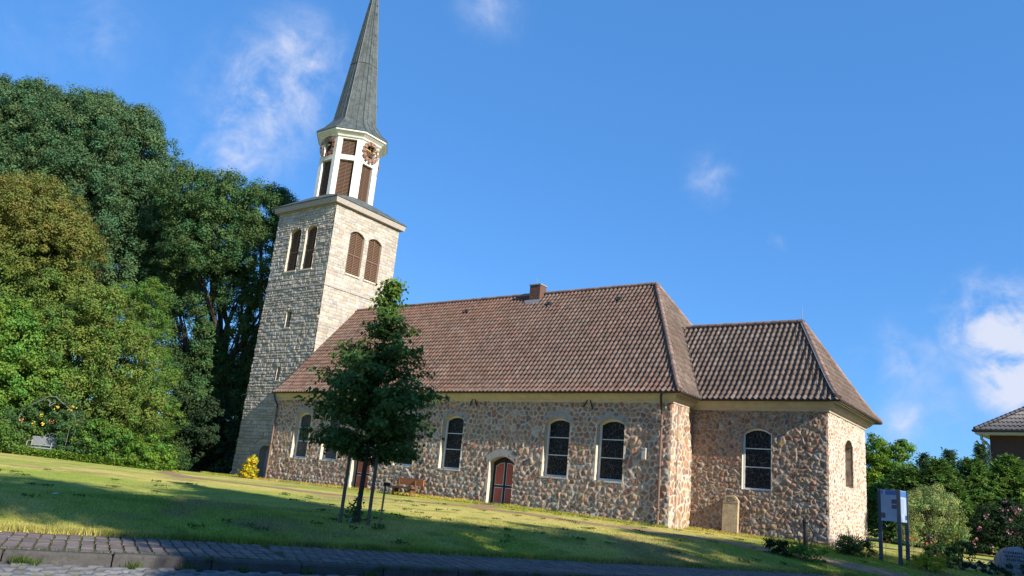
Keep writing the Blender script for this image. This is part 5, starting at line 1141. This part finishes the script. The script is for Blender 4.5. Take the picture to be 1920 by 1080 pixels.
# taller fringe along the pavement and at the wall foot
n = 26000; s1 = g.uniform(-4, 16, n); t1 = 2.215 + g.normal(size=n) * .05
xw = np.concatenate([g.uniform(-5, LX, 16000), g.uniform(LX, CX + .3, 6000)]); yw = np.where(xw < LX, -.03 - np.abs(g.normal(size=22000)) * .12, RT - .03 - np.abs(g.normal(size=22000)) * .25); s2, t2 = st(xw, yw)
o = blades('grass_fringe', np.concatenate([s1, s2]), np.concatenate([t1, t2]), .04, .12, 6, colmul=.95, width=.008); tag(o, 'longer uncut grass along the pavement edge and the church wall foot', 'grass', kind='stuff')
n = 4200; xf = np.concatenate([g.uniform(-1, 26, n), g.uniform(5, 16, n // 2)]); yf = np.concatenate([-.15 - g.random(n) ** 1.1 * 2.6, -.1 - g.random(n // 2) ** 1.3 * 1.3]); yf = np.where(xf > LX + .2, yf + RT * (xf < CX + .1), yf)
k = (fbm(xf * .9, yf * .9, 51, 3) > .44) & (pathmask(xf, yf) < .4); xf, yf = xf[k], yf[k]; n = len(xf)
o = leaf_mesh('wild_flowers', np.stack([xf, yf, H(xf, yf) + g.uniform(.05, .14, n)], 1), unit(g.normal(size=(n, 3)) * .6 + [0, -.5, 1]), .026 * g.uniform(.7, 1.3, n), np.array([.60, .44, .03]) * g.uniform(.75, 1.2, (n, 1)), m_flower, None, 1.0)
tag(o, 'tiny yellow wild flowers in the grass along the church wall', 'flowers', kind='stuff')
n = 900; sd = g.uniform(2, 19, n); td = 2.6 + g.random(n) * 6; xd, yd = xy(sd, td); k = fbm(xd * .7, yd * .7, 61, 3) > .55; xd, yd = xd[k], yd[k]; n = len(xd)
o = leaf_mesh('daisies', np.stack([xd, yd, H(xd, yd) + .05], 1), unit(g.normal(size=(n, 3)) * .5 + [0, 0, 1]), .014 * g.uniform(.7, 1.3, n), np.full((n, 3), .5), m_flower, None, 1.0)
tag(o, 'scattered tiny white clover heads in the shaded lawn', 'flowers', kind='stuff')
n = 420; sf = g.uniform(-3, 18, n); tf = g.uniform(.1, 9, n); xf, yf = xy(sf, tf); zf = np.where(tf < 2.25, .592, H(xf, yf) + .045)
o = leaf_mesh('fallen_leaves', np.stack([xf, yf, zf], 1), unit(g.normal(size=(n, 3)) * .25 + [0, 0, 1]), .045 * g.uniform(.6, 1.3, n), np.array([.24, .15, .06]) * g.uniform(.6, 1.4, (n, 1)), m_leaf, None, .6)
tag(o, 'dry brown leaves scattered over the lawn and the pavement', 'leaves', kind='stuff')
nw = 130; cw_ = np.stack([g.uniform(-3, 18, nw), 2.6 + g.random(nw) ** 1.3 * 10], 1); ids = np.repeat(np.arange(nw), 22); ws = cw_[ids] + g.normal(size=(len(ids), 2)) * .07; xw2, yw2 = xy(ws[:, 0], ws[:, 1]); kk = (pathmask(xw2, yw2) < .3) & (yw2 < -.1)
o = leaf_mesh('lawn_weeds', np.stack([xw2, yw2, H(xw2, yw2) + .045], 1)[kk], unit(g.normal(size=(kk.sum(), 3)) * .5 + [0, 0, 1]), .075 * g.uniform(.6, 1.2, kk.sum()), np.array([.07, .13, .025]) * g.uniform(.7, 1.3, (kk.sum(), 1)), m_leaf, None, .45)
tag(o, 'dark green plantain and clover tufts scattered in the lawn', 'weeds', kind='stuff')
# weeds in the pavement joints and along the kerb
def weed_strip(name, S_, T_, zoff, hmin, hmax, col, seed, label):
    g = np.random.default_rng(seed); x_, y_ = xy(S_, T_); n = len(x_); ln = g.uniform(hmin, hmax, n); th = g.random(n) * 6.28; le = ln * g.uniform(.2, 1.0, n); dx, dy = np.cos(th), np.sin(th); w = .007
    V = np.stack([np.stack([x_ - dy * w, y_ + dx * w, zoff + 0 * x_], 1), np.stack([x_ + dy * w, y_ - dx * w, zoff + 0 * x_], 1), np.stack([x_ + dx * le, y_ + dy * le, zoff + ln], 1)], 1).reshape(-1, 3)
    o = mk(name, V, np.arange(n * 3).reshape(n, 3), m_grass, None, col=np.repeat(np.array(col) * g.uniform(.7, 1.3, (n, 1)), 3, 0)); tag(o, label, 'weeds', kind='stuff')
S1 = []; T1 = []
for i in range(9000):
    j = g.integers(0, 6); kx = g.integers(-25, 90)
    if fbm(np.array(kx * .17), np.array(j * .5), 44, 2) < .52: continue
    S1.append(kx * .165 + .02 * float(hsh(int(j), 0, 3)) + (.06 * (j % 3) if kx > 14 else 0) - .012 + g.normal() * .006); T1.append(.03 + j * .36 + g.random() * .345)
weed_strip('pavement_moss', np.array(S1), np.array(T1), .57, .004, .022, (.12, .14, .035), 3, 'moss and grass growing in the joints of the pavement')
cs = g.uniform(-3, 9, 18); S2 = np.concatenate([c + g.normal(size=40) * .06 for c in cs]); T2 = -.215 - np.abs(g.normal(size=len(S2))) * .03
S3 = g.uniform(-4, 14, 5200); T3 = .0 + np.abs(g.normal(size=5200)) * .035
weed_strip('kerb_weeds', np.concatenate([S2, S3]), np.concatenate([T2, T3]), .56, .015, .05, (.10, .14, .03), 4, 'small weeds along the kerb and the edge of the pavement')
S4 = np.concatenate([c + g.normal(size=70) * .05 for c in g.uniform(-3, 8, 16)]); T4 = -.24 - np.abs(g.normal(size=len(S4))) * .05
weed_strip('gutter_weeds', S4, T4,   .44, .03, .12, (.09, .14, .03), 7, 'taller weeds standing in the gutter below the kerb')
